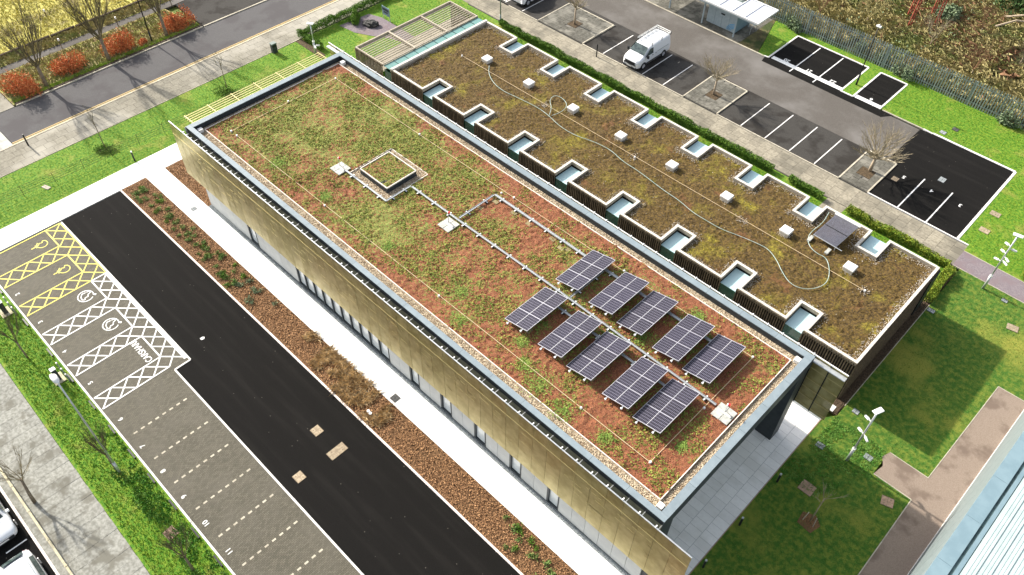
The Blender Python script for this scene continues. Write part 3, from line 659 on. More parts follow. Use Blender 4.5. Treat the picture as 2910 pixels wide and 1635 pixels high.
# end walls, fins and the clad column at the open corner
MB().box(-7.6, XB, YA+.13, 18.75, 0, 6.5).build('corner_fin', M_fascia, mb_)
MB().box(-7.55, XB, 30.4, 31.32, 0, 6.52).build('corner_column', M_fascia, mb_)
MB().box(-9.62, -9.5, 18.8, YB, 0.05, 6.45).build('entrance_glazing', M_glass, mb_)
fp_ = box(-.02, .0, -1.145, 1.145, 0, .995).mesh('fascia_panel', M_fascia)
for k in range(6): piece(fp_, 'fascia_panel', mb_, (XB, YA+1.158+k*2.317, 6.5))
fp2 = box(-.02, .0, -1.145, 1.145, 0, 7.0).mesh('end_wall_panel', M_wallpanel)
for k in range(6): piece(fp2, 'end_wall_panel', mb_, (XA, YA+1.158+k*2.317, .45))
# coping: pieces about 2.4 m, mitred look
for (x0, x1, yy, al) in ((XA, XB, YC, CW1), (XA, XB, YB-.42, .42)):
    n = 18; l = (x1-x0)/n; cm = box(-l/2+.006, l/2-.006, 0, al, 0, .05).mesh('coping', M_coping)
    for k in range(n): piece(cm, 'coping', mb_, (x0+(k+.5)*l, yy, HB-.05))
for xx in (XA, XB-.44):
    n = 6; l = (YB-.42-YC-CW1)/n; cm = box(0, .44, -l/2+.006, l/2-.006, 0, .05).mesh('coping', M_coping)
    for k in range(n): piece(cm, 'coping', mb_, (xx, YC+CW1+(k+.5)*l, HB-.05))
up_ = MB()
for q in (rect(XA+.02, XB-.02, YC+.03, YC+CW1-.03), rect(XA+.02, XB-.02, YB-.40, YB-.03)): up_.prism(q, 7.0, 7.449)
for q in (rect(XA+.02, XA+.40, YA+.41, YB-.41), rect(XB-.40, XB-.02, YA+.41, YB-.41)): up_.prism(q, 7.0, 7.448)
up_.build('parapet', M_fascia, mb_)
# roof: pebble margin, white trim, sedum field
MB().box(XA+.4, XB-.4, YC+CW1-.03, YB-.4, 7.021, 7.04).build('ballast_bed', M_pebble, mb_)
SX0, SX1, SY0, SY1 = -48.24, -7.38, 18.8, 30.72
hat_o = rect(-37.27, -33.4, 23.2, 26.9)
def msk(px, py): return ~inpoly(px, py, hat_o)
def hz(X, Y): return 7.06+.02*fbm(X, Y, 1.3, 5, 2)+.10*vnoise(X, Y, 6.5, 9)*(.4+vnoise(X, Y, 1.1, 2))
grid('sedum_roof', SX0, SX1, SY0, SY1, .085, hz, M_sedummat, mb_, msk)
tr = MB()
for a, b in (((SX0, SY0), (SX1, SY0)), ((SX1, SY0), (SX1, SY1)), ((SX1, SY1), (SX0, SY1)), ((SX0, SY1), (SX0, SY0))): tr.line(a, b, .045, 7.03, .13)
tr.build('edge_trim', M_wire_w, mb_)
pp = []
for q in (rect(XA+.42, XB-.42, YC+CW1, SY0-.03), rect(XA+.42, XB-.42, SY1+.03, YB-.42), rect(XA+.42, SX0-.03, SY0, SY1), rect(SX1+.03, XB-.42, SY0, SY1)): pp.append(samp(q, int(abs((q[1][0]-q[0][0])*(q[2][1]-q[1][1]))*260)))
pebbles('pebble_margin', np.concatenate(pp), 7.04, .042, M_stone, mb_, kind='stuff')
# sedum leaves: clumps of small leaves over the mat
def dens(x, y): return np.clip((fbm(x, y, .8, 31)-.40)*4.5+.35-(x+38)*.009-.5*np.exp(-((x-SX0)/1.5)**2)-.4*np.exp(-((y-SY1)/.9)**2)-.35*np.exp(-((y-SY0)/.9)**2), .0, 1)*.8
p = samp(rect(SX0+.05, SX1-.05, SY0+.05, SY1-.05), 130000, [hat_o], dens)
z = hz(p[:, 0], p[:, 1]); leaves('sedum_plants', np.column_stack([p, z+rng.uniform(0, .06, len(p))]), .06, M_sedum, mb_, flat=.55, kind='stuff')
p = samp(rect(SX0+.05, SX1-.05, SY0+.05, SY1-.05), 42000, [hat_o]); z = hz(p[:, 0], p[:, 1])
leaves('red_sedum_plants', np.column_stack([p, z+rng.uniform(0, .035, len(p))]), .042, M_sedum_r, mb_, flat=.5, kind='stuff')
cl = []
for cx, cy, r_ in [(-14.2, 19.3, .7), (-16.2, 19.6, .9), (-13.0, 29.7, .6), (-12.0, 27.6, .7), (-17.6, 20.0, .6), (-11.6, 19.6, .5), (-8.4, 22.0, .4), (-18.9, 21.0, .5), (-14.4, 26.0, .7), (-22.5, 19.6, .6), (-24, 21.2, .5), (-19, 22.7, .6), (-41.5, 20.3, .7), (-36.5, 20.6, .6), (-30, 20.6, .5), (-15.5, 24.9, .6)]:
    n = int(900*r_); q = rng.normal(size=(n, 2))*r_*.5+(cx, cy); cl.append(np.column_stack([q, 7.13+rng.uniform(0, .06, n)]))
MBL = mat('bright stonecrop leaf', (.12, .22, .035), (.26, .36, .07), 4, bump=0)
leaves('stonecrop_clumps', np.concatenate(cl), .045, MBL, mb_, flat=.7, kind='stuff')
# raised green box on the roof
hb = MB().box(-36.7, -33.9, 23.72, 26.3, 7.0, 7.46).build('raised_roof_box', M_fascia, mb_)
grid('box_sedum', -36.62, -33.98, 23.8, 26.22, .085, lambda X, Y: 7.45+.08*vnoise(X, Y, 6, 4), M_sedummat, hb)
p = samp(rect(-36.6, -34, 23.85, 26.2), 900); leaves('box_plants', np.column_stack([p, 7.5+rng.uniform(0, .05, len(p))]), .06, M_sedum, hb, flat=.5, kind='stuff')
tb = MB()
for a, b in (((-36.72, 23.74), (-33.88, 23.74)), ((-33.9, 23.74), (-33.9, 26.28)), ((-33.88, 26.28), (-36.72, 26.28)), ((-36.7, 26.28), (-36.7, 23.74))): tb.line(a, b, .05, 7.44, .09)
tb.build('box_trim', M_wire_w, hb)
t2 = MB()
for i in range(4): t2.line(hat_o[i], hat_o[(i+1) % 4], .04, 7.03, .1)
t2.build('pebble_surround_trim', M_wire_w, mb_)
pebbles('surround_pebbles', samp(hat_o, 3600, [rect(-36.75, -33.85, 23.7, 26.32)]), 7.04, .045, M_stone, mb_, kind='stuff')
# corner outlet boxes and small cable posts
for x_, y_ in ((-48.3, 18.5), (-48.0, 31.0), (-7.1, 30.95), (-7.15, 18.5)):
    MB().box(x_-.17, x_+.17, y_-.17, y_+.17, 7.03, 7.3).build('roof_outlet_box', M_whitemetal, mb_, bevel=.02)

# gold screens: posts, brackets, perforated panels in two rows
def screen(name, label, x0, x1, y, ztop, zb, side):
    t = thing(name, label, 'screen', ((x0+x1)/2, y, 0), group=None)
    n = 46; wd = (x1-x0)/n; zj = 6.2
    up1 = box(-wd/2+.008, wd/2-.008, -.012, .012, zj+.012, ztop-.05).mesh('gold_panel', M_gold)
    lo1 = box(-wd/2+.008, wd/2-.008, -.012, .012, zb, zj-.012).mesh('gold_panel', M_gold)
    for k in range(n):
        xc = x0+(k+.5)*wd
        piece(up1, 'gold_panel', t, (xc, y, 0), random.uniform(-.006, .006)); piece(lo1, 'gold_panel', t, (xc, y, 0), random.uniform(-.006, .006))
    MB().box(x0, x1, y-.03, y+.035, ztop-.05, ztop).build('top_rail', M_steel if side > 0 else M_whitemetal, t)
    MB().box(x0, x1, y-.022, y-.013, zj-.03, zj+.03).build('seam_rail', M_goldrail, t)
    pm_ = box(-.03, .03, .013, .07, zb, ztop-.05).mesh('screen_post', M_dark)
    st = MB()
    brk = MB().box(-.03, .03, 0, .16, -.05, .03).mesh('bracket', M_whitemetal)
    for k in range(1, n):
        xx = x0+k*wd
        if side > 0: o = piece(pm_, 'screen_post', t, (xx, y, 0))
        else: o = piece(pm_, 'screen_post', t, (xx, y-.083, 0))
        b_ = box(-.02, .02, .07 if side > 0 else -.2, .42 if side > 0 else .013, 7.02, 7.06).mesh('strut', M_steel)
        if XA < xx < XB:
            q = bpy.data.objects.new('strut', b_); C.objects.link(q); q.parent = o
            q2 = bpy.data.objects.new('bracket', brk); C.objects.link(q2); q2.parent = o; q2.location = (-.12, -.02 if side > 0 else -.0, ztop)
    rl = MB()
    for zz in (3.0, 3.75, 4.5, 5.25): rl.box(x0, x1, y+(.013 if side > 0 else -.05), y+(.05 if side > 0 else -.013), zz, zz+.05)
    rl.build('back_rail', M_goldrail, t)
    return t
scr = screen('gold_screen', 'long perforated gold metal screen hung in front of the facade facing the drive', -50.7, -4.52, 17.4, 7.3, 2.46, 1)
# short seam slots punched into the lower panels
sb = MB()
for k in range(150):
    xx = random.uniform(-49, -5); zz = random.choice((5.7, 5.2, 4.8, 4.3, 3.9)); sb.box(xx, xx+random.uniform(.3, .8), 17.4-.019, 17.4-.0125, zz, zz+.022)
sb.build('seam_slot', M_goldrail, scr)
scr2 = screen('gold_screen', 'perforated gold metal screen behind the sedum roof, ending over the grass past the roof corner', -51.0, -4.5, 31.9, 7.3, 2.8, -1)
MB().box(-50.9, -4.5, 31.55, 31.86, 7.05, 7.12).build('steel_beam', M_steel, scr2)
# louvre of gold bars along the west end
lv = thing('louvre_canopy', 'open canopy of pale gold bars along the west end below the coping', 'canopy', (-50, 25, 7.0))
bm_ = box(-.018, .018, 18.5, 30.6, 7.06, 7.11).mesh('louvre_bar', M_goldrail2 if 0 else M_goldrail)
for k in range(6):
    o = bpy.data.objects.new('louvre_bar', bm_); link(o, lv); o.location = (-50.6+k*.26, 0, 0)
for y_ in (18.6, 20.5, 22.5, 24.5, 26.5, 28.5, 30.5):
    box(-50.65, XA, y_-.03, y_+.03, 7.115, 7.16).build('louvre_bracket', M_goldrail, lv)

# ------------------------------------------------------------------ annex
HX = 3.8
AX0, AX1, AY0, AY1 = -48.78, -5.02, 36.18, 47.55
NX = [-10.0-4.97*k for k in range(8)]     # west side of each notch
NW_ = 1.28
an = thing('annex_building', 'low annex with brown mossy roof, timber slatted walls and rows of glazed notches', 'building', (-27, 42, 0))
fr_notch = [rect(x, x+NW_, AY0-.01, 38.1) for x in NX]; bk_notch = [rect(x, x+NW_, 45.5, AY1+.01) for x in NX]
out = [(AX0, AY0)]
for x in sorted(NX): out += [(x, AY0), (x, 38.1), (x+NW_, 38.1), (x+NW_, AY0)]
out += [(AX1, AY0), (AX1, AY1)]
for x in sorted(NX, reverse=True): out += [(x+NW_, AY1), (x+NW_, 45.5), (x, 45.5), (x, AY1)]
out += [(AX0, AY1)]
MB().prism(out, 0, 3.5).build('annex_walls', M_annexwall, an)
# parapet upstand + coping round the whole outline
par = MB(); n = len(out); CW = .19
cop = []
for i in range(n):
    a, b = out[i], out[(i+1) % n]; L = math.hypot(b[0]-a[0], b[1]-a[1]); dx, dy = (b[0]-a[0])/L, (b[1]-a[1])/L
    p0, p1 = out[i-1], out[(i+2) % n]
    nx_, ny_ = -dy*CW, dx*CW         # inward (outline is counter clockwise)
    # convex or reflex ends: shorten at convex start, extend at reflex
    def cross(o1, o2, o3): return (o2[0]-o1[0])*(o3[1]-o2[1])-(o2[1]-o1[1])*(o3[0]-o2[0])
    cs = cross(p0, a, b) > 0; ce = cross(a, b, p1) > 0
    s0 = CW if cs else 0; s1 = 0 if ce else CW
    q = [(a[0]+dx*s0, a[1]+dy*s0), (b[0]+dx*s1, b[1]+dy*s1), (b[0]+dx*s1+nx_, b[1]+dy*s1+ny_), (a[0]+dx*s0+nx_, a[1]+dy*s0+ny_)]
    par.prism(q, 3.45, 3.75); m_ = max(1, round(L/3.7))
    for k in range(m_):
        ta, tb_ = k/m_, (k+1)/m_
        def lp(u, v, t_): return (u[0]+(v[0]-u[0])*t_, u[1]+(v[1]-u[1])*t_)
        MB().prism([lp(q[0], q[1], ta), lp(q[0], q[1], tb_-.003), lp(q[3], q[2], tb_-.003), lp(q[3], q[2], ta)], 3.751, HX).build('white_coping', M_annexcoping, an)
par.build('annex_parapet', M_slatlight, an)
roofpoly = [(AX0+.22, AY0+.22)]
for x in sorted(NX): roofpoly += [(x-.22, AY0+.22), (x-.22, 38.32), (x+NW_+.22, 38.32), (x+NW_+.22, AY0+.22)]
roofpoly += [(AX1-.22, AY0+.22), (AX1-.22, AY1-.22)]
for x in sorted(NX, reverse=True): roofpoly += [(x+NW_+.22, AY1-.22), (x+NW_+.22, 45.28), (x-.22, 45.28), (x-.22, AY1-.22)]
roofpoly += [(AX0+.22, AY1-.22)]
def mz(X, Y): return 3.5+.04*fbm(X, Y, 1.2, 15, 2)+.10*vnoise(X, Y, 5.5, 19)*(.4+vnoise(X, Y, 1.3, 7))
grid('moss_roof', AX0+.22, AX1-.22, AY0+.22, AY1-.22, .09, mz, M_mossmat, an, lambda a, b: inpoly(a, b, roofpoly))
p = samp(rect(AX0+.2, AX1-.2, AY0+.2, AY1-.2), 60000); p = p[inpoly(p[:, 0], p[:, 1], roofpoly)]
# distance to parapet for the pebble fringe
dd = np.full(len(p), 9.)
nR = len(roofpoly)
for i in range(nR):
    a = np.array(roofpoly[i]); b = np.array(roofpoly[(i+1) % nR]); ab = b-a; t_ = np.clip(((p-a)@ab)/(ab@ab), 0, 1)
    dd = np.minimum(dd, np.linalg.norm(p-(a+t_[:, None]*ab), axis=1))
nearv = [(x_, 43.15) for x_ in (-44.2, -39.2, -34.25, -29.25, -24.25, -19.3, -14.3, -9.35)]
dv = np.min([np.hypot(p[:, 0]-a, p[:, 1]-b) for a, b in nearv], axis=0)
e = rng.random(len(p)); fr_ = (dd < .32*(.5+e)) | (dv < .62*(.55+.5*e)) | (rng.random(len(p)) < .006)
pebbles('roof_pebbles', p[fr_], mz(p[fr_][:, 0], p[fr_][:, 1])+.01, .045, M_stone_w, an, kind='stuff')
p2 = p[~fr_][:24000]
leaves('moss_plants', np.column_stack([p2, mz(p2[:, 0], p2[:, 1])+rng.uniform(0, .05, len(p2))]), .045, M_moss, an, flat=.5, kind='stuff')
# timber slats on the front face (between notches)
sm = box(-.032, .032, -.055, 0, 0.05, 3.74).mesh('slat', M_slat)
runs = []
xs = sorted(NX); st_ = AX0
for x in xs: runs.append((st_, x)); st_ = x+NW_
runs.append((st_, AX1)); ns = 0
for a, b in runs:
    k = int((b-a)/.165); s_ = (b-a)/k
    for i in range(k+1):
        piece(sm, 'slat', an, (a+i*s_, AY0-.005, 0), scale=(1, 1, 1)); ns += 1
# glazed notches
def notch(x, y0, y1, front):
    g = MB().box(x+.03, x+NW_-.03, y0+.03, y1-.03, 3.32, 3.36).build('notch_glass_roof', M_glassroof, an)
    yy = y0 if front else y1-.05
    MB().box(x+.02, x+NW_-.02, yy+(.02 if front else -.02), yy+(.05 if front else .03), .05, 3.31).build('notch_glass_wall', M_glassgreen, g)
    MB().box(x+.03, x+NW_-.03, (y0+.45 if front else y1-.5), (y0+.5 if front else y1-.45), .05, 2.9).build('notch_blind', M_darkwall, g)
for x in NX: notch(x, AY0, 38.08, True); notch(x, 45.52, AY1, False)
# stone faced end wall, as stones
wl = MB().box(AX1+.001, AX1+.05, AY0+.05, AY1-.05, 0, 3.7).build('end_wall', M_soil, an)
st3 = []
p = np.column_stack([rng.uniform(AY0+.1, AY1-.1, 5200), rng.uniform(.05, 3.65, 5200)])
V = []; F = []
base = np.array([(0, 1, 0), (0, 0, 1), (0, -1, 0), (0, 0, -1), (1, 0, 0)], float); ff = np.array([(0, 1, 4), (1, 2, 4), (2, 3, 4), (3, 0, 4)])
scv = .075*rng.uniform(.5, 1.4, (len(p), 3)); V = base[None]*scv[:, None]; V[..., 0] = V[..., 0]*.7+AX1+.05; V[..., 1] += p[:, 0, None]; V[..., 2] += p[:, 1, None]
fast('wall_stones', V.reshape(-1, 3), (np.arange(len(p))[:, None, None]*5+ff[None]).reshape(-1, 3), M_cobble, an, kind='stuff')
MB().box(AX1+.01, AX1+.16, 46.1, 47.5, 0, 3.6).build('dark_door_reveal', M_dark, an)
# glass strip and pergola at the west end
gr = MB().box(-49.9, AX0-.13, AY0+.05, AY1-.05, 3.62, 3.66).build('glass_roof_strip', M_glassteal, an)
for k in range(1, 10): box(-49.9, AX0-.13, AY0+k*1.14-.02, AY0+k*1.14+.02, 3.661, 3.685).build('glazing_bar', M_dark, gr)
MB().box(-49.84, -49.8, AY0+.05, AY1-.05, .05, 3.29).build('end_glass_wall', M_glassgreen, an)
MB().box(-49.8, AX0-.02, AY0+.06, AY0+.1, .05, 3.29).build('corner_glass_wall', M_glassgreen, an)
MB().box(AX0-.12, AX0+.12, AY0-.02, AY1+.02, 3.5, 3.86).build('wide_white_coping', M_annexcoping, an)
pg = thing('pergola', 'timber pergola with slim rafters over the planting at the west end of the annex', 'pergola', (-51.8, 41.9, 0))
PX0, PX1 = -53.7, -49.92
for nm, b_ in (('edge_beam', box(PX0, PX0+.12, AY0, AY1, 3.45, 3.8)), ('edge_beam', box(PX1-.12, PX1, AY0, AY1, 3.7, 3.8)), ('end_beam', box(PX0+.12, PX1-.12, AY0, AY0+.1, 3.5, 3.8)), ('end_beam', box(PX0+.12, PX1-.12, AY1-.1, AY1, 3.5, 3.8)),
               ('cross_beam', box(PX0+.12, PX1-.12, 39.85, 40.0, 3.48, 3.79)), ('cross_beam', box(PX0+.12, PX1-.12, 43.7, 43.85, 3.48, 3.79))): b_.build(nm, M_slatlight, pg)
rf = [ (AY0+.1, 39.85), (40.0, 43.7), (43.85, AY1-.1)]
for a, b in rf:
    me = box(-.028, .028, 0, b-a, 3.58, 3.66).mesh('rafter', M_slatlight)
    for k in range(11): piece(me, 'rafter', pg, (PX0+.35+k*.305, a, 0))
sm2 = box(-.05, .05, -.03, .03, 0.05, 3.72).mesh('screen_slat', M_slat)
for y_ in (AY0-.04, AY1+.04):
    for k in range(19): piece(sm2, 'screen_slat', pg, (PX0+.08+k*.2, y_, 0))
p = samp(rect(-53.4, -52.2, 36.4, 47.4), 9000); blades('planting', p, .3, .03, M_blade, .6, .02, kind='stuff', label='green grassy planting strip under the pergola rafters', cat='grass') if 0 else None

# vents on the annex roof
def vent():
    t = thing('roof_vent', 'x', 'roof vent', (0, 0, 0))
    MB().box(-.33, .33, -.33, .33, 0, .26).build('vent_base', M_annexcoping, t)
    MB().box(-.38, .38, -.37, .37, .26, .42).build('vent_cap', M_whitemetal, t, bevel=.03)
    return t
v0 = vent(); vl = ['beside the start of the hose, nearest the pergola', 'second from the pergola', 'beside the looped coil of hose', 'fourth from the pergola, in the middle of the moss roof', 'fifth from the pergola, over brown moss', 'sixth from the pergola, above the long hose run', 'just before the tube collector', 'last in the row, near the stone end wall']
for i, (x_, y_) in enumerate(nearv):
    lb = 'square white roof vent '+vl[i]
    if i == 0: v0.location = (x_, y_, 3.55); v0['label'] = lb; v0['group'] = 'square vents along the annex roof'
    else: copytree(v0, (x_, y_, 3.55), label=lb)
# hose
hs = [(-43.55, 42.75), (-42.74, 41.87), (-41.49, 41.19), (-40.14, 40.94), (-38.9, 41.1), (-37.79, 41.23), (-36.41, 41.35), (-35.08, 41.18), (-33.55, 40.77), (-31.87, 40.78), (-30.36, 41.26), (-28.73, 41.4), (-27.35, 41.0), (-25.65, 40.96), (-23.1, 40.57), (-21.6, 40.5), (-20.17, 40.16), (-19.01, 40.16), (-17.66, 40.18), (-16.36, 40.55), (-15.01, 40.81), (-14.24, 40.86), (-13.3, 40.38), (-12.44, 39.67), (-11.48, 39.11), (-10.6, 39.3), (-10.02, 40.0), (-9.79, 40.81), (-9.99, 41.63), (-10.51, 42.49), (-11.05, 42.99), (-11.7, 42.88), (-12.49, 43.17), (-13.0, 43.94), (-13.05, 44.83), (-12.94, 45.9), (-13.2, 47.2)]
def smooth(pts, it=2):
    for _ in range(it):
        q = [pts[0]]
        for a, b in zip(pts, pts[1:]): q += [tuple(a[i]*.75+b[i]*.25 for i in range(len(a))), tuple(a[i]*.25+b[i]*.75 for i in range(len(a)))]
        pts = q+[pts[-1]]
    return pts
hp = [(x_, y_, 3.66) for x_, y_ in smooth(hs)]
lp_ = [(x_, y_, 3.7) for x_, y_ in smooth([(-35.08, 41.18), (-35.65, 42.12), (-36.4, 42.65), (-36.68, 43.42), (-36.23, 43.74), (-35.3, 43.52), (-34.81, 42.98), (-34.71, 42.06), (-34.93, 41.34)])]
MB().tube(hp, .024, 5).tube(lp_, .022, 5).build('garden_hose', M_hose, None, True, label='long pale green hose snaking over the brown mossy roof', cat='hose')
# tube collector
tc_ = thing('tube_collector', 'grey evacuated tube solar collector on feet near the last notches of the moss roof', 'solar collector', (-11.6, 45.2, 3.6))
a_, b_, c_, d_ = Vector((-12.42, 46.3, 4.55)), Vector((-10.72, 46.3, 4.55)), Vector((-11.0, 44.05, 3.95)), Vector((-12.7, 44.05, 3.95))
for k in range(30):
    t_ = k/29; MB().tube([a_.lerp(b_, t_), d_.lerp(c_, t_)], .026, 5).build('vacuum_tube', M_tube, tc_)
MB().tube([a_+Vector((-.1, 0, .05)), b_+Vector((.15, 0, .05))], .07, 8).build('header_pipe', M_whitemetal, tc_)
MB().tube([d_, c_+Vector((.5, -.05, 0))], .03, 6).build('foot_rail', M_steel, tc_)
for e_, f_ in ((a_, d_), (b_, c_)):
    m2 = e_.lerp(f_, .5)
    MB().tube([e_, (e_.x, e_.y, 3.6)], .03, 6).tube([f_, (f_.x, f_.y, 3.6)], .03, 6).tube([e_.lerp(f_, 0)+Vector((0, 0, -.05)), f_+Vector((0, 0, -.05))], .025, 6).build('support_leg', M_steel, tc_)
MB().line((a_.lerp(d_, .5).x, a_.lerp(d_, .5).y), (b_.lerp(c_, .5).x, b_.lerp(c_, .5).y), .05, 4.28, .012).build('centre_rail', M_dark, tc_)
for x_, y_ in ((-12.75, 43.85), (-11.25, 43.6)): MB().box(x_-.12, x_+.12, y_-.3, y_+.3, 3.58, 3.72).build('ballast_block', M_slab_pale, tc_)

# ------------------------------------------------------------------ solar arrays
def pv():
    t = thing('solar_array', 'x', 'solar array', (0, 0, 0), group='raised solar arrays in two rows on the sedum roof')
    tilt = math.atan2(.38, 1.72)
    pmsh = box(-.88, .88, -.565, .565, -.02, .004).mesh('cell_field', M_pv)
    fm = MB()
    for q in ((-.895, .895, -.58, -.56), (-.895, .895, .56, .58), (-.895, -.875, -.56, .56), (.875, .895, -.56, .56)): fm.box(q[0], q[1], q[2], q[3], -.03, .012)
    fm.box(-.015, .015, -.56, .56, -.01, .008)
    fmsh = fm.mesh('panel_frame', M_pvframe)
    for k in range(3):
        p_ = bpy.data.objects.new('solar_panel', pmsh); C.objects.link(p_); p_.parent = t; p_.location = (.86, .575+k*1.15, .49); p_.rotation_euler = (0, -tilt, 0)
        f_ = bpy.data.objects.new('panel_frame', fmsh); C.objects.link(f_); f_.parent = p_
    for x_, z_ in ((.35, .37), (1.4, .60)):
        MB().box(x_-.03, x_+.03, -.14, 3.55, z_-.08, z_-.03).build('mounting_rail', M_steel, t)
        MB().box(x_-.05, x_+.05, -.2, -.12, z_-.1, z_-.02).build('rail_end', M_whitemetal, t)
        for y_ in (.5, 2.9):
            MB().box(x_-.025, x_+.025, y_-.025, y_+.025, 0, z_-.08).build('leg', M_steel, t)
            MB().box(x_-.2, x_+.2, y_-.2, y_+.2, 0, .05).build('ballast_slab', M_slab_olive, t)
    return t
lab = ['at the west end of the row nearest the moss roof', 'second from the west in the row nearest the moss roof', 'middle of the row nearest the moss roof', 'fourth in the row nearest the moss roof', 'at the east end of the row nearest the moss roof',
       'at the west end of the row nearest the gold screen', 'second from the west in the row nearest the gold screen', 'middle of the row nearest the gold screen', 'fourth in the row nearest the gold screen', 'at the east end of the row nearest the gold screen']
pv0 = None; i = 0
for yb in (25.75, 21.4):
    for xb in (-20.62, -18.02, -15.88, -13.32, -11.24):
        lb = 'three panel solar array '+lab[i]
        if pv0 is None: pv0 = pv(); pv0.location = (xb, yb, 7.08); pv0['label'] = lb
        else: copytree(pv0, (xb, yb, 7.08), label=lb)
        i += 1
# ------------------------------------------------------------------ cable trays with feet
def tray(label, pts, feet=1.0, w_=.11):
    t = thing('cable_tray', label, 'cable tray', (*pts[0], 7.1), group='cable trays across the sedum roof')
    for a, b in zip(pts, pts[1:]):
        L = math.hypot(b[0]-a[0], b[1]-a[1]); an_ = math.atan2(b[1]-a[1], b[0]-a[0]); n = max(1, round(L/2.0)); l = L/n
        m_ = MB().box(-l/2+.01, l/2-.01, -w_/2, w_/2, 0, .012).box(-l/2+.01, l/2-.01, -w_/2-.01, -w_/2, 0, .07).box(-l/2+.01, l/2-.01, w_/2, w_/2+.01, 0, .07).box(-l/2, l/2, -.03, .01, .013, .045).mesh('tray_section', M_steel)
        fm_ = box(-.09, .09, -.16, .16, -.1, -.01).mesh('tray_foot', M_dark); cm_ = box(-.04, .04, -.2, .2, -.01, .0).mesh('foot_clamp', M_whitemetal)
        for k in range(n):
            tt = (k+.5)/n; piece(m_, 'tray_section', t, (a[0]+(b[0]-a[0])*tt, a[1]+(b[1]-a[1])*tt, 7.23), an_)
        nf = max(1, round(L/1.35))
        for k in range(nf):
            tt = (k+.5)/nf; f_ = piece(fm_, 'tray_foot', t, (a[0]+(b[0]-a[0])*tt, a[1]+(b[1]-a[1])*tt, 7.22), an_)
            q = bpy.data.objects.new('foot_clamp', cm_); C.objects.link(q); q.parent = f_
    return t
tray('galvanised cable tray skirting the pebbled surround of the raised roof box', [(-37.5, 23.08), (-33.2, 23.05), (-33.2, 25.2)])
tray('long galvanised cable tray from the raised box to the last mast between the solar rows', [(-33.1, 25.18), (-28.7, 25.18), (-20.7, 25.25), (-8.6, 25.2)])
tray('galvanised cable tray branching from the middle mast up to the cable corner', [(-28.65, 25.35), (-28.65, 28.5)])
tray('wide cable tray with olive slabs leading from the cable corner under the far solar row', [(-28.65, 28.57), (-9.9, 28.55)], w_=.15)
tray('short galvanised tray linking the two solar rows at their west end', [(-19.1, 25.35), (-19.1, 28.4)])
tray('thin galvanised tray passing under the near row of solar arrays', [(-19.3, 24.3), (-10.2, 24.25)])
for i, (x_, y_) in enumerate([(-28.2, 28.2), (-26.6, 28.3), (-25.2, 28.25), (-23.2, 28.3), (-22.3, 28.1), (-21.9, 28.3), (-28.5, 27.1)]):
    MB().box(x_-.22, x_+.22, y_-.15, y_+.15, 7.06, 7.15).build('support_slab', M_slab_olive, None, bevel=.01, label=['olive grey slab under the cable tray corner', 'second olive slab below the wide cable tray', 'third olive slab below the wide cable tray', 'olive slab of the pair just west of the first solar array', 'larger olive slab of the cluster before the solar arrays', 'olive slab closest to the first solar array', 'olive slab under the branching cable tray'][i], cat='slab', group='olive slabs propping the cable tray')
# ------------------------------------------------------------------ lightning masts on slab bases
for i, (x_, y_, lb, hh) in enumerate([(-38.0, 23.0, 'short roof mast with red cap on four pale slabs beside the raised roof box', .95), (-28.75, 24.5, 'roof mast with red cap on four pale slabs where the cable trays meet', 1.1), (-8.0, 25.1, 'roof mast with red cap on pale slabs at the end by the solar arrays', .9)]):
    t = thing('roof_mast', lb, 'mast', (x_, y_, 7.1), group='red capped masts on the sedum roof')
    sm_ = box(-.25, .25, -.25, .25, 0, .06).mesh('base_slab', M_slab_pale, bevel=.01)
    for a in (-1, 1):
        for b in (-1, 1): piece(sm_, 'base_slab', t, (x_+a*.26, y_+b*.26, 7.14+random.uniform(0, .01)))
    MB().tube([(x_, y_, 7.18), (x_+.02, y_, 7.15+hh)], .022, 6).build('mast_pole', M_steel, t)
    MB().box(x_-.4, x_+.4, y_-.05, y_+.05, 7.2, 7.25).build('cross_foot', M_whitemetal, t)
    MB().tube([(x_+.02, y_, 7.15+hh-.1), (x_+.02, y_, 7.15+hh+.06)], .055, 8).build('white_collar', M_whitemetal, t)
    MB().tube([(x_+.09, y_+.02, 7.15+hh-.04), (x_+.09, y_+.02, 7.15+hh+.09)], .065, 8).build('red_cap', M_red, t)
    MB().tube(smooth([(x_+.02, y_, 7.5), (x_+.25, y_+.12, 7.25), (x_+.5, y_+.1, 7.24)]), .018, 4).build('mast_cable', M_tube, t)
# ------------------------------------------------------------------ lightning conductor tapes with clips
def tape(label, pts, z, clips):
    t = thing('conductor_tape', label, 'conductor tape', (*pts[0], z), group='thin conductor tapes on the roofs')
    m_ = MB()
    for a, b in zip(pts, pts[1:]): m_.line(a, b, .028, z+.06, .02)
    m_.build('tape', M_wire, t)
    cm_ = MB().tube([(0, 0, -.05), (0, 0, .07)], [.08, .06], 8).mesh('tape_clip', M_whitemetal)
    for q in clips: piece(cm_, 'tape_clip', t, (*q, z+.06))
tape('thin tape line along the near edge of the sedum roof, turning past the solar arrays', [(-45.98, 20.01), (-9.0, 20.05), (-8.98, 29.3)], 7.1, [(-45.98, 20.0), (-35.76, 19.99), (-24.72, 20.0), (-13.6, 20.03), (-9.0, 20.07), (-8.96, 24.66)])
tape('thin tape line along the far edge of the sedum roof', [(-46.71, 29.3), (-9.0, 29.34)], 7.1, [(-46.71, 29.28), (-37.03, 29.34), (-27.6, 29.33), (-28.5, 29.05), (-18.24, 29.36), (-9.0, 29.36)])
tape('thin tape line across the west end of the sedum roof', [(-46.7, 20.0), (-46.75, 29.25)], 7.1, [(-46.7, 20.0), (-46.81, 24.98)])
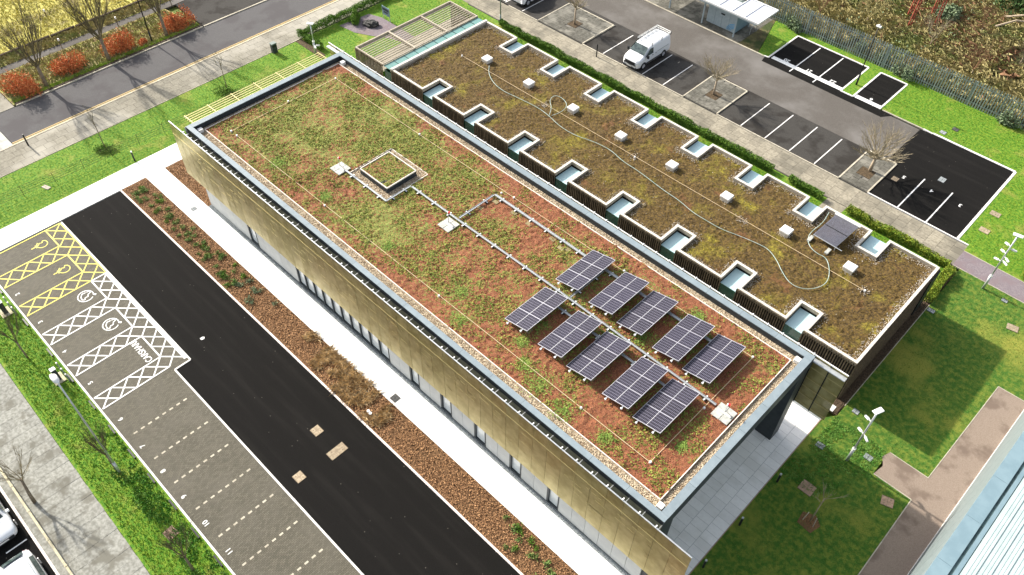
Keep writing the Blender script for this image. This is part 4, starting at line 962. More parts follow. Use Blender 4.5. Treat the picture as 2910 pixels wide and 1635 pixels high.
tape('yellowish tape line running the length of the moss roof', [(-46.3, 42.12), (-7.65, 42.12)], 3.58, [(-46.3, 42.12), (-26.97, 42.06), (-7.65, 42.13)])
for i, (x_, lbl) in enumerate([(-36.4, 'near the hose loop'), (-27, 'in the middle of the moss roof'), (-17.2, 'towards the tube collector'), (-7.65, 'at the end of the tape line')]):
    q = rng.normal(size=(46, 2))*.2+(x_, 42.1)
    pebbles('pebble_pile', q, mz(q[:, 0], q[:, 1])+.02, .055, M_stone_w, None, label='small heap of pale pebbles on the moss roof '+lbl, cat='pebbles', group='pebble heaps on the moss roof')

# ------------------------------------------------------------------ right hand building (wall, blue trim, ribbed roof)
rb = thing('ribbed_roof_building', 'building with pale aqua ribbed metal roof and light blue trim beyond the tan path', 'building', (3.0, 15, 0))
rb2 = MB(); rk = .0208
def rx(x, y): return x+rk*(y-28.5)
def slab(x0, x1, y0, y1, z0, z1): return MB().add([(rx(x0, y0), y0, z0), (rx(x1, y0), y0, z0), (rx(x1, y1), y1, z0), (rx(x0, y1), y1, z0), (rx(x0, y0), y0, z1), (rx(x1, y0), y0, z1), (rx(x1, y1), y1, z1), (rx(x0, y1), y1, z1)],
    [(3, 2, 1, 0), (4, 5, 6, 7), (0, 1, 5, 4), (1, 2, 6, 5), (2, 3, 7, 6), (3, 0, 4, 7)])
slab(3.66, 22, 4, 45.5, 0, 8.15).build('building_wall', M_gutter, rb)
for k in range(20):
    y0 = 4.5+k*2.05; slab(3.60, 3.655, y0, y0+2.03, .12, 8.1).build('wall_cladding_panel', M_rbwall, rb)
slab(3.57, 3.66, 4, 45.5, .0, .1).build('wall_base_trim', M_kerb, rb)
for k in range(14):
    y0 = 4.2+k*2.95; slab(3.55, 4.28, y0, y0+2.94, 8.16, 8.24).build('blue_coping', M_bluemetal, rb)
slab(4.30, 4.42, 4, 45.5, 8.15, 8.165).build('roof_gutter', M_gutter, rb)
slab(4.43, 4.62, 4, 45.5, 8.15, 8.20).build('gutter_lip', M_bluemetal, rb)
for k in range(24):
    x0 = 4.66+k*.5; zt = 8.2+k*.0
    slab(x0, x0+.44, 4, 45.5, 8.15, 8.19).build('roof_sheet', M_roofmetal, rb)
    slab(x0+.1, x0+.2, 4, 45.5, 8.192, 8.203).build('minor_rib', M_roofmetal, rb)
    slab(x0+.28, x0+.36, 4, 45.5, 8.192, 8.203).build('minor_rib', M_roofmetal, rb)
    slab(x0+.44, x0+.5, 4, 45.5, 8.15, 8.222).build('standing_rib', M_roofmetal, rb)

# ------------------------------------------------------------------ vegetation
def tufts(name, poly, n, h, wd, m, lean=.5, z=.02, excl=(), dens=None, label=None, cat='grass'):
    p = samp(poly, n, excl, dens); blades(name, p, h, wd, m, lean, z, kind='stuff', label=label, cat=cat)
BW = rect(-53.8, -5.0, 36.0, 47.7)
tufts('grass', [(-63.4, -6), (-57.8, -6), (-57.8, 20.8), (-49.2, 20.8), (-49.2, 35.8), (-53.8, 36), (-53.8, 47.6), (-49, 47.8), (-49, 52), (-58, 52.8), (-63.4, 50)], 60000, .07, .03, M_blade, .7, .0, [rect(-63, -55, 41, 44.9), rect(-56.3, -48, 32.4, 51.2)], label='short bright grass covering the lawn on the west side')
tufts('grass', [(-50, .0), (-20, -.5), (-20, 2.45), (-50, 2.45)], 22000, .09, .035, M_blade, .8, .03, label='bright grass on the verge beside the numbered bays')
tufts('clover', [(-36, .9), (-20, .9), (-20, 2.35), (-36, 2.35)], 5000, .14, .08, M_blade_e, .9, .03, dens=lambda x, y: fbm(x, y, 1.2, 8) > .45, label='leafy weeds growing along the bay kerb', cat='weeds')
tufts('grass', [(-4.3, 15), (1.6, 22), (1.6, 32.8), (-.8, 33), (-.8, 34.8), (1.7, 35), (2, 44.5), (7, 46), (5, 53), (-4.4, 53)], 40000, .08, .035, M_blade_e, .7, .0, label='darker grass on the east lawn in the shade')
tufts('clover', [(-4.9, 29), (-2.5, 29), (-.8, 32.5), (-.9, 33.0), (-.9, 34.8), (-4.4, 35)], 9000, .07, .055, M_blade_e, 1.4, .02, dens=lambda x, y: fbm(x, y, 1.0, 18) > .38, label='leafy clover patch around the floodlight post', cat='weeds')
tufts('grass', [(-18, 67.2), (-5.7, 67.2), (-5.7, 56), (-4.9, 56), (-4.9, 55.1), (3, 55.1), (2, 73), (-18, 73)], 24000, .08, .04, M_blade, .7, .02, label='bright lawn between the new tarmac and the palisade fence')
tufts('grass', [(-50, 47.8), (-5.2, 47.8), (-5.2, 52), (-50, 52)], 26000, .10, .035, M_blade, .7, .0, [rect(-15.4, -13.7, 47, 53)], label='grass strip between the annex and the clipped hedge')
tufts('grass', [(-77.6, 12.6), (-72.5, 12.6), (-72.5, 31), (-77.6, 30)], 9000, .25, .06, M_dry, .9, .02, label='dry tangled grass on the planted verge')
tufts('grass', [(-72.9, 12.6), (-72.45, 12.6), (-72.45, 31), (-72.9, 31)], 4500, .18, .06, mat('moss green blade', (.22, .34, .03), (.34, .44, .06), 2, bump=0), .9, .02, label='yellow green moss edge along the road side of the verge')
tufts('grass', [(-83, 13), (-80.5, 12), (-80.5, 40), (-90, 42), (-100, 22), (-92, 14)], 26000, .22, .09, mat('pale field blade', (.42, .39, .09), (.62, .55, .18), .8, bump=0), .8, -.02, label='yellow green rough grass of the field beyond the road')
tufts('grass', rect(-80.5, -78.8, 12, 42), 6000, .3, .07, M_dry, .9, .0, label='dry brown grass strip beside the cycle path')

def bush(name, label, c, r, n, ls, m, cat='bush', group=None, twigs=True, stems=8, shape=None, z0=0):
    t = thing(name, label, cat, (c[0], c[1], z0), group=group)
    u = rng.normal(size=(n, 3)); u /= np.linalg.norm(u, axis=1)[:, None]; rr = rng.uniform(.45, 1.0, n)**.6
    f = .55+.9*vnoise(u[:, 0]*2+c[0], u[:, 1]*2+u[:, 2]*2, 1.7, 3)
    lob = rng.normal(size=(4, 3))*np.array([.38, .38, .2]); q = (u*.72*rr[:, None]*f[:, None]+lob[rng.integers(0, 4, n)])*np.array(r)[None]; q[:, 2] = np.abs(q[:, 2]+r[2]*.25)*1.0
    q += np.array([c[0], c[1], z0+.08])
    leaves('foliage', q, ls, m, t)
    if twigs:
        mb = MB()
        for k in range(stems):
            a = random.uniform(0, 2*pi); e = Vector((c[0]+cos(a)*r[0]*.7, c[1]+sin(a)*r[1]*.7, z0+r[2]*1.2)); mb.tube([(c[0], c[1], z0), ((c[0]*.6+e.x*.4), (c[1]*.6+e.y*.4), z0+r[2]*.6), e], [.025, .02, .008], 4)
        mb.build('stem', M_twig_dark, t)
    return t
for c, r, lb in [((-73.7, 13.7), (1.25, 1.25, 1.7), 'large rust red leafed shrub at the left edge by the road corner'), ((-73.9, 18.2), (1.1, 1.3, 1.35), 'rust red shrub between the first two bare street trees'), ((-73.8, 23.6), (.95, 1.15, 1.4), 'rust red shrub between the second and third bare street trees'), ((-73.4, 29.3), (1.05, 1.15, 1.7), 'rust red shrub at the far end of the verge beside the lay-by'), ((-73.3, 25.4), (.4, .4, .4), 'tiny rust red shrub near the black lamp pole'), ((-73.8, 30.3), (.8, .8, 1.4), 'tall rust red shrub behind the last one on the verge')]:
    bush('red_shrub', lb, c, r, 3200 if r[0] > .8 else 700, .075, M_leaf_red, group='rust red shrubs on the roadside verge')
def hedge(label, x0, x1, y0, y1, h, dens_=1500, m=M_leaf, ls=.055):
    t = thing('hedge', label, 'hedge', ((x0+x1)/2, (y0+y1)/2, 0))
    n = int(dens_*max((x1-x0), (y1-y0))); L = max(x1-x0, y1-y0)
    q = np.column_stack([rng.uniform(x0, x1, n), rng.uniform(y0, y1, n), rng.random(n)**.55*h])
    bx = vnoise(q[:, 0], q[:, 1], 1.6, 4)*.55-.25; q[:, 2] *= (1+bx)
    q[:, 0 if (y1-y0) > (x1-x0) else 1] += (vnoise(q[:, 0], q[:, 1], .9, 14)-.5)*.18
    leaves('hedge_leaves', q, ls, m, t)
    mb = MB()
    for k in range(int(L*2.2)):
        if x1-x0 > y1-y0: x_, y_ = x0+(k+.5)/2.2, (y0+y1)/2
        else: x_, y_ = (x0+x1)/2, y0+(k+.5)/2.2
        mb.tube([(x_, y_, 0), (x_+random.uniform(-.1, .1), y_+random.uniform(-.08, .08), h*.75)], [.02, .008], 4)
    mb.build('hedge_stem', M_twig_dark, t); return t
hedge('long clipped green hedge between the footpath and the annex', -51.9, -20.2, 52.15, 52.72, .62, 1300)
hedge('short clipped hedge piece beside the gap in the long hedge', -18.7, -15.6, 52.2, 52.72, .55, 1300)
hedge('clipped hedge beside the footpath next to the tube collector end of the annex', -13.5, -5.1, 52.15, 52.75, .62, 1500, M_leaf_y)
hedge('loose yellowish hedge running back beside the stone end wall', -5.1, -4.45, 48.0, 52.2, .6, 1300, M_leaf_y)
hedge('low green hedge along the street pavement near the black rock', -64.0, -63.35, 36.6, 56, .75, 1300)
hedge('short hedge stub behind the timber soil edging near the roof corner', -63.3, -60.5, 36.75, 37.3, .6, 1100)
hedge('straggly hedge at the right edge above the purple path', -.9, -.3, 55.2, 60, .7, 900, M_leaf_y)
for k, x in enumerate(sorted(NX)):
    bush('corner_shrub', 'small upright shrub in the back notch of the annex, '+['next to the pergola end', 'second notch along', 'third notch along', 'fourth notch along', 'fifth notch along', 'sixth notch along, touching the hedge', 'near the path gap', 'last notch before the stone wall'][k], (x-.35 if k != 6 else x+1.6, 48.1+.3*(k % 2)), (.28, .28, .55), 420, .06, M_leaf_y if k % 2 else M_leaf, 'shrub', 'small shrubs behind the annex', stems=3)
bush('conifer', 'small rounded evergreen with two tufts beside the gravel and black rock', (-62.1, 42.25), (.5, .5, .6), 1600, .06, M_leaf, 'evergreen')
bush('conifer', 'taller leafy evergreen tuft right at the street hedge', (-62.7, 42.9), (.42, .42, .8), 1400, .06, M_leaf, 'evergreen')
# scattered tufts & bedding plants in the long mulch bed
MB2 = mat('rosemary leaf', (.10, .18, .04), (.19, .27, .08), 5, bump=0)
cnt = 0
def plantat(x, y, r, m, nm, lb, grp, n=90):
    q = rng.normal(size=(n, 3))*r*np.array([.5, .5, .45 if r < .4 else .14]); q[:, 2] = np.abs(q[:, 2])+.03; q += (x, y, .02)
    o = leaves(nm, q, min(r*.24, .09), m, None, flat=.5 if r > .4 else 0, label=lb, cat='plant', group=grp); return o
pts = []
for k in range(64):
    x = random.uniform(-54.6, -40.5); y = random.uniform(13.95, 15.4); pts.append((x, y))
for x, y in pts: plantat(x, y, random.uniform(.16, .27), MB2 if random.random() < .8 else M_leaf, 'bedding_plant', 'small green plant '+('along the kerb side' if y < 14.4 else 'along the path side' if y > 14.95 else 'in the middle')+' of the bark bed '+('near its far corner' if x < -48 else 'short of the straw clumps'), 'young green plants at the far end of the bark bed', 90)
for k in range(26):
    x, y = random.uniform(-14.8, -7), random.uniform(13.9, 15.5)
    plantat(x, y, random.uniform(.16, .26), MB2 if random.random() < .8 else M_leaf, 'bedding_plant', 'small green plant '+('along the kerb side' if y < 14.4 else 'along the path side' if y > 14.95 else 'in the middle')+' of the bark bed nearest the camera', 'young green plants at the near end of the bark bed', 90)
q = samp(rect(-40.5, -37.6, 13.85, 15.5), 150)
for k in range(12): plantat(random.uniform(-40.5, -37), random.uniform(13.9, 15.4), .22, M_leaf_g, 'bedding_plant', 'low dull green plant in the bark bed where the planting thins out', 'dull green plants in the bark bed', 70)
p = samp(rect(-33.2, -24.2, 13.8, 15.65), 14000, dens=lambda x, y: fbm(x, y, 1.1, 41) > .50); blades('straw_grass_clumps', p, .20, .04, M_dry2, 2.4, .02, kind='stuff', label='pale straw coloured grass clumps in the middle of the bark bed', cat='grass')
p = samp(rect(-55.4, -6, 13.7, 15.7), 26000); leaves('bark_chips', np.column_stack([p, .03+rng.uniform(0, .05, len(p))]), .06, M_chips, None, flat=.6, kind='stuff', label='loose bark chips covering the long planting bed', cat='bark')
p = samp(rect(-55.4, -49.1, 17.5, 20.4), 5000); leaves('bark_chips', np.column_stack([p, .03+rng.uniform(0, .05, len(p))]), .06, M_chips, None, flat=.6, kind='stuff', label='loose bark chips in the small bed at the building corner', cat='bark')
p = samp(rect(-53.5, -52.15, 36.4, 47.4), 9000); blades('planting', p, .28, .04, M_blade, .7, .02, kind='stuff', label='green grassy planting strip under the pergola rafters', cat='planting')

# ---- bare trees
def branch(mb, p, d, L, r, depth, spread, up_=.15, seg=4, kids=(2, 3), droop=0):
    pts = [p]; rs = [r]; q = p.copy(); dd_ = d.normalized()
    for i in range(3):
        dd_ = (dd_+Vector((random.uniform(-1, 1), random.uniform(-1, 1), random.uniform(-.6, 1)*up_*2))*.13).normalized()
        q = q+dd_*L/3; pts.append(q.copy()); rs.append(r*(1-.2*(i+1)))
    mb.tube(pts, rs, seg if depth > 1 else 3, False)
    if depth <= 0: return
    for k in range(random.randint(*kids)):
        t_ = random.uniform(.35, 1); o = pts[0].lerp(pts[-1], t_) if t_ < .95 else pts[-1]
        a = random.uniform(0, 2*pi); side = Vector((cos(a), sin(a), 0)); nd = (dd_+side*spread*random.uniform(.5, 1.1)+Vector((0, 0, up_))).normalized()
        branch(mb, o, nd, L*random.uniform(.55, .85), max(r*.55, .006), depth-1, spread, up_, seg, kids)
    branch(mb, pts[-1], dd_, L*.7, max(r*.6, .006), depth-1, spread, up_, seg, kids)
def tree(name, label, x, y, H, trunk_h, r0, nb, spread, depth, mt, mtw, group=None, z0=0, L=None, up_=.2, kids=(2, 3), lean=(0, 0)):
    t = thing(name, label, 'tree', (x, y, z0), group=group)
    top = Vector((x+lean[0], y+lean[1], z0+trunk_h))
    MB().tube([(x, y, z0-.05), (x+lean[0]*.3, y+lean[1]*.3, z0+trunk_h*.4), tuple(top)], [r0*1.25, r0, r0*.75], 8).build('trunk', mt, t, True)
    mb = MB(); L = L or (H-trunk_h)*.5
    for k in range(nb):
        a = 2*pi*k/nb+random.uniform(-.3, .3); s_ = spread*random.uniform(.5, 1.15)
        branch(mb, top-Vector((0, 0, random.uniform(0, trunk_h*.25))), Vector((cos(a)*s_, sin(a)*s_, 1)), L*random.uniform(.75, 1.1), r0*.42, depth, spread*.55, up_, 5, kids)
    mb.build('crown', mtw, t); return t
tree('street_tree', 'large bare street tree nearest the left edge, by the big red shrub', -72.95, 15.77, 7.2, 2.3, .17, 9, .55, 3, M_bark, M_twig_dark, 'bare trees along the road', up_=.25)
tree('street_tree', 'large bare street tree in the middle of the roadside verge', -72.91, 21.74, 7.2, 2.5, .17, 9, .5, 3, M_bark, M_twig_dark, 'bare trees along the road', up_=.25)
tree('street_tree', 'bare street tree beside the black lamp pole, farthest on the verge', -72.96, 27.74, 7.0, 2.5, .16, 8, .45, 3, M_bark, M_twig_dark, 'bare trees along the road', up_=.25)
tree('car_park_tree', 'small pollarded bare tree in the paved island left of the white van', -46.76, 57.95, 4.2, 1.9, .10, 12, 1.2, 3, M_bark_pale, M_twig, 'bare trees in the paved car park islands', L=.9, up_=.2)
tree('car_park_tree', 'pollarded bare tree in the paved island right of the white van', -29.94, 58.03, 4.5, 1.75, .10, 14, 1.25, 3, M_bark_pale, M_twig, 'bare trees in the paved car park islands', L=1.05, up_=.2)
tree('car_park_tree', 'bushiest bare tree, in the island beside the newest black tarmac', -14.58, 58.46, 5.5, 1.6, .14, 18, 1.35, 3, M_bark_pale, M_twig, 'bare trees in the paved car park islands', L=1.35, up_=.2)
tree('sapling', 'thin bare sapling on the lawn rising from a green clump near the path', -61.0, 15.2, 4.6, 3.0, .035, 5, .35, 2, M_bark, M_twig_dark, L=.8)
tree('sapling', 'thin bare sapling with a stake on the lawn beside the gold louvre', -61.05, 26.93, 4.4, 2.9, .035, 5, .35, 2, M_bark, M_twig_dark, L=.8)
s3_ = tree('sapling', 'staked bare orange barked sapling on the shaded east lawn', -1.89, 27.45, 4.4, 2.8, .035, 6, .5, 2, M_leaf_red if 0 else M_twig, M_twig, L=.8)
for a, b in ((-.35, -.2), (.3, -.2), (0, .35)):
    MB().tube([(-1.89+a, 27.45+b, 0), (-1.89+a*.8, 27.45+b*.8, .95)], .03, 6).build('tree_stake', M_slatlight, s3_)
MB().prism([(-2.4, 26.9), (-1.5, 26.8), (-1.3, 27.6), (-1.8, 28.0), (-2.5, 27.7)], .0, .03).build('mulch_patch', M_mulch, s3_)
bush('ground_plant', 'bushy bright green clump at the foot of the bare sapling near the path', (-60.9, 15.1), (.75, .75, .3), 900, .06, M_leaf, 'plant', stems=4)
bush('ground_plant', 'spreading bright green clump at the foot of the staked sapling by the louvre', (-60.9, 26.5), (.9, .9, .28), 1000, .06, M_leaf, 'plant', stems=4)
tree('verge_tree', 'twiggy bare tree on the verge beside the charging post shelter', -44.6, 1.2, 5.2, 1.8, .06, 8, .4, 3, M_bark, M_twig_dark, 'twiggy bare trees on the verge beside the numbered bays', L=1.1)
tree('verge_tree', 'twiggy bare tree on the verge beside the street lamp base', -32.9, 1.25, 5.0, 1.8, .06, 8, .4, 3, M_bark, M_twig_dark, 'twiggy bare trees on the verge beside the numbered bays', L=1.1)
tree('verge_tree', 'twiggy bare tree on the verge nearest the bottom edge', -24.4, 1.2, 5.6, 1.8, .07, 8, .4, 3, M_bark, M_twig_dark, 'twiggy bare trees on the verge beside the numbered bays', L=1.2)
tree('wall_tree', 'crooked bare tree growing beside the low rail and slab pavement', -34.3, -3.05, 4.4, 1.6, .09, 6, .8, 3, M_bark, M_twig, L=1.0, lean=(-.7, .2))

# ------------------------------------------------------------------ scrub and wood beyond the fence
def wdens(x, y): return .35+.9*fbm(x, y, .22, 77)
wood = [(-62, 73.9), (3, 73.9), (-4, 88), (-14, 104), (-40, 112), (-62, 96)]
p = samp(wood, 230000, dens=lambda x, y: (fbm(x, y, .16, 50) > .30)); blades('tall_dry_grass', p, .75, .035, M_dry, 1.0, .05, kind='stuff', label='tall dry straw grass filling the wood edge behind the fence', cat='grass')
p = samp(wood, 150000, dens=lambda x, y: .5*np.exp(-((x+20.5)**2/14+(y-86)**2/14))+.4*np.exp(-((x+15.5)**2/8+(y-81.5)**2/5))+.05*(fbm(x, y, .3, 61) > .55)); blades('bramble', p, .8, .03, M_bramble, 1.3, .05, kind='stuff', label='red brown bramble tangle between the straw patches', cat='bramble')
p = samp(wood, 16000, dens=lambda x, y: (fbm(x, y, .18, 71) > .54)); leaves('ivy', np.column_stack([p, rng.uniform(.1, .9, len(p))]), .12, M_leaf_g, kind='stuff', label='grey green ivy mounds scattered through the scrub', cat='ivy')
p = samp(rect(-62, 2, 73.5, 74.6), 5000); leaves('leaf_litter', np.column_stack([p, .08+rng.uniform(0, .1, len(p))]), .09, M_soil, kind='stuff', label='dark leaf litter at the foot of the palisade fence', cat='leaves')
wt = [(-26, 79, 'straggly bare thicket tree just behind the fence and lamp', 4), (-19.5, 79.5, 'tall thin bare birch with pale stems in front of the steel frame', 4.5), (-14.5, 77.5, 'leaning bare tree right of the steel frame, close to the fence', 4), (-9.5, 77.5, 'bare tree behind the right hand end of the fence', 4.5), (-33, 84, 'dark bare tree at the top edge left of the steel frame', 5), (-28, 90, 'twiggy bare tree in the shaded top corner of the wood', 6), (-24, 88, 'brown bare tree beside the red steel frame', 5), (-12, 83, 'olive bare tree below the dark hollow', 4.5), (-17, 85.5, 'reddish bare tree right behind the steel frame', 4.5), (-7.2, 76, 'pale bare tree at the right edge behind the fence', 4), (-36, 79, 'bare tree behind the bin shelter roof', 4.5), (-30, 76.5, 'low bare tree against the fence beside the shelter', 3.5)]
for i, (x, y, lb, H) in enumerate(wt):
    tree('wood_tree', lb, x, y, H, 1.0, .06, 7, .7, 3, M_bark, [M_dry, M_twig, M_bramble][i % 3], 'bare trees in the scrub behind the fence', L=1.2)
gl = [((-23.8, 74.1), 'pale ivy clump on the fence left of the black lamp', 1.0), ((-19.3, 73.0), 'big pale green ivy clump spilling through the fence beside the single bay', 1.2), ((-30.8, 73.0), 'pale grey ivy climbing the fence near the shelter', 1.0), ((-9.0, 72.8), 'green bramble bush in front of the fence at right', .95), ((-21.8, 74.0), 'tall ivy column on the fence behind the black lamp', 1.1), ((-7.2, 73.8), 'green bush on the fence at the right edge', 1.1)]
for c, lb, r in gl: bush('ivy_clump', lb, c, (r*.75, r*.5, r), 900, .1, M_leaf_g, 'ivy', 'ivy clumps along the palisade fence')
for c, lb, r in [((-11.5, 92), 'dark evergreen mass in the top right corner above the hollow', 3.0), ((-16.5, 95), 'dark evergreen beside the hollow at the top edge', 3.0), ((-36, 91), 'dark evergreen at the top edge left of the steel frame', 2.6), ((-9.5, 84.5), 'green leafy bank below the dark hollow', 1.8), ((-21, 86), 'ivy covered mound inside the steel frame', 1.5), ((-31, 86), 'dark shaded bush near the steel frame', 2.2), ((-6.5, 80), 'green brown bush at the right edge of the wood', 1.6)]:
    bush('evergreen_bush', lb, c, (r, r, r*.8), 2600, .17, M_leaf_d if r > 2 else M_leaf_g, 'bush', 'dark bushes in the wood', stems=10)
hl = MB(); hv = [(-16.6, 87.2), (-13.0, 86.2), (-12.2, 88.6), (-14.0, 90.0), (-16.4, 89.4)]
MB().prism(hv, .06, .3).build('dark_hollow_slab', M_rock, kind='structure')  # flat black slab laid for the dark hollow
for a, b, z in (((-16.8, 87.0), (-13.4, 90.4), .9), ((-17, 89.8), (-12.6, 90.2), 1.1)):
    MB().tube([(*a, .3), ((a[0]+b[0])/2, (a[1]+b[1])/2, z+.3), (*b, z)], [.12, .1, .05], 6).build('fallen_branch', M_bark_pale, None, label='pale fallen branch arching '+('behind' if z > 1 else 'across')+' the dark hollow in the wood', cat='branch')
sf = thing('steel_frame', 'red oxide painted steel frame standing in the scrub beyond the fence', 'steel frame', (-21.6, 82.5, 0))
for x_, y_, nm in ((-22.6, 81.3, 'frame_leg'), (-20.75, 83.3, 'frame_leg'), (-23.6, 83.2, 'frame_leg'), (-21.9, 85.0, 'frame_leg')):
    dx = (-21.9-x_)*.14; dy = (83.2-y_)*.14
    m_ = MB().tube([(x_-.1, y_, 0), (x_-.1+dx, y_+dy, 6.5)], .06, 4).tube([(x_+.12, y_+.02, 0), (x_+.12+dx, y_+dy, 6.5)], .06, 4)
    for k in range(9):
        z_ = .4+k*.68; f_ = z_/6.5; m_.tube([(x_-.1+dx*f_, y_+dy*f_, z_), (x_+.12+dx*f_, y_+dy*f_, z_+.35)], .025, 4)
    m_.build(nm, M_rust, sf)
MB().tube([(-22.5, 81.4, 2.4), (-20.8, 83.2, 2.4)], .05, 4).tube([(-22.5, 81.4, .5), (-20.8, 83.2, .5)], .05, 4).tube([(-22.4, 81.5, 4.2), (-20.9, 83.1, 4.2)], .05, 4).build('cross_member', M_rust, sf)

# ------------------------------------------------------------------ palisade fence
fn = thing('palisade_fence', 'tall grey green steel palisade fence along the edge of the wood', 'fence', (-20, 73.2, 0))
pl = MB().add([(-.052, -.012, 0), (.052, -.012, 0), (.052, .012, 0), (-.052, .012, 0), (-.052, -.012, 2.45), (.052, -.012, 2.45), (.052, .012, 2.45), (-.052, .012, 2.45), (0, 0, 2.58)], [(3, 2, 1, 0), (0, 1, 5, 4), (1, 2, 6, 5), (2, 3, 7, 6), (3, 0, 4, 7), (4, 5, 8), (5, 6, 8), (6, 7, 8), (7, 4, 8)]).mesh('pale', M_fence)
k = 0; x = -4.6
while k < 215:
    piece(pl, 'pale', fn, (x, 73.2, .02), rz=random.uniform(-.05, .05)); x -= .235; k += 1
xe = x
MB().box(xe, -4.5, 73.22, 73.26, .38, .45).build('lower_rail', M_fence, fn); MB().box(xe, -4.5, 73.22, 73.26, 2.1, 2.17).build('upper_rail', M_fence, fn)
pm_ = box(-.05, .05, .07, .15, 0, 2.4).mesh('fence_post', M_fence); x = -4.7
while x > xe: piece(pm_, 'fence_post', fn, (x, 73.2, .02)); x -= 2.75
# wire fence on the west lawn
wf = thing('wire_fence', 'thin post and wire fence crossing the lawn west of the path', 'fence', (-59.6, 12, 0))
wfp = [(-61.6, -6), (-60.4, 3), (-59.85, 10.4), (-59.6, 17.5), (-59.3, 22), (-59.3, 33)]
for i, z_ in enumerate((.25, .45, .65, .85, 1.02)): MB().tube([(a, b, z_) for a, b in wfp], .016, 3).build('fence_wire', M_twig_dark, wf)
for a, b in zip(wfp, wfp[1:]):
    n = max(1, round(math.hypot(b[0]-a[0], b[1]-a[1])/2.3))
    for k in range(n): MB().tube([(a[0]+(b[0]-a[0])*k/n, a[1]+(b[1]-a[1])*k/n, 0), (a[0]+(b[0]-a[0])*k/n, a[1]+(b[1]-a[1])*k/n, 1.1)], .016, 4).build('wire_post', M_dark, wf)
# knee rail by the lower road
kr = thing('knee_rail', 'low pale timber knee rail between the lower kerb and the slab pavement', 'rail', (-34, -3.5, 0))
xk = [-38.1, -35.9, -33.7, -31.3, -29.2, -27.0, -24.8]
for a, b in zip(xk, xk[1:]): MB().box(a+.02, b-.02, -3.56, -3.44, .36, .44).build('rail_board', M_timber, kr)
for a in xk: MB().box(a-.05, a+.05, -3.55, -3.45, 0, .36).box(a-.06, a+.06, -3.58, -3.42, .445, .46).build('rail_post', M_timber, kr)
# timber log barrier at the field edge
lb_ = thing('log_barrier', 'dark low log barrier along the edge of the yellow field', 'barrier', (-80.5, 25, 0))
for k in range(11): MB().tube([(-80.45, 12.2+k*2.5, .15), (-80.5, 14.6+k*2.5, .17)], .13, 7).build('log', M_kerb_dark, lb_)

# ------------------------------------------------------------------ street furniture
def bollard(x, y, h, label, cap=True, r=.065, m=M_dark, cat='bollard', name='bollard', group='slim black bollards'):
    t = thing(name, label, cat, (x, y, 0), group=group)
    MB().tube([(x, y, 0), (x, y, h-.1)], r, 10).build('bollard_post', m, t)
    MB().tube([(x, y, h-.1), (x, y, h)], [r*1.05, r*.9], 10).build('bollard_head', M_steel if cap else m, t); return t
bollard(-58.0, 16.17, 1.0, 'black bollard light on the grass edge beside the pale path corner')
bollard(-65.95, 10.91, 1.15, 'black bollard on the street pavement near the raised crossing', False)
bollard(-41.42, 55.05, 1.35, 'black bollard on the footpath in front of the bay left of the van', False, .06)
bollard(-4.6, 28.3, .95, 'black bollard light beside the forecourt, farthest from the camera')
bollard(-4.65, 24.4, .95, 'black bollard light beside the forecourt, middle one')
bollard(-4.68, 20.9, .95, 'black bollard light beside the forecourt, nearest the bottom edge')
t = thing('litter_bin', 'dark grey square litter bin on the lawn edge by the street pavement', 'bin', (-63.4, 33.6, 0))
MB().box(-63.6, -63.2, 33.35, 33.85, 0, .9).build('bin_body', M_fascia, t, bevel=.02); MB().box(-63.63, -63.17, 33.32, 33.88, .9, 1.0).build('bin_lid', M_fence, t, bevel=.02); MB().box(-63.19, -63.185, 33.42, 33.78, .66, .82).build('bin_opening', M_dark, t)
def lamp(x, y, h, label, m, head='globe', arm=None):
    t = thing('street_lamp', label, 'street lamp', (x, y, 0))
    MB().tube([(x, y, 0), (x, y, 1.1)], .085, 10).build('lamp_base', m, t, True); MB().tube([(x, y, 1.1), (x, y, h)], [.06, .04], 8).build('lamp_pole', m, t, True)
    if head == 'globe': MB().tube([(x-.22, y, h), (x+.22, y, h+.02)], [.1, .12], 8).build('lamp_head', M_whitemetal, t); MB().tube([(x, y, h+.05), (x, y, h+.2)], [.12, .05], 8).build('lamp_cap', M_whitemetal, t)
    if head == 'oval':
        MB().tube([(x-.45, y-.05, h+.02), (x-.25, y, h+.05), (x+.1, y, h+.06), (x+.3, y, h+.02)], [.08, .17, .16, .05], 10).build('lamp_head', M_whitemetal, t, True)
    return t
lamp(-21.5, 68.85, 6.0, 'slim black street lamp on the grass strip between the new bays', M_dark)
lamp(-32.64, 1.32, 9.4, 'grey street lamp on the verge with a white oval head', M_steel, 'oval')
lamp(-72.99, 26.2, 9.0, 'black street lamp pole on the roadside verge, cut by the top edge', M_dark)
MB().tube([(-72.99, 26.2, 2.5), (-72.99, 26.2, 2.75)], .075, 8).build('pole_band', M_whitemetal, None, label='white band clamped round the black lamp pole', cat='band') if 0 else None
lamp(-51.9, 52.55, 7.0, 'grey green street lamp at the end of the long hedge, cut by the top edge', M_fence)
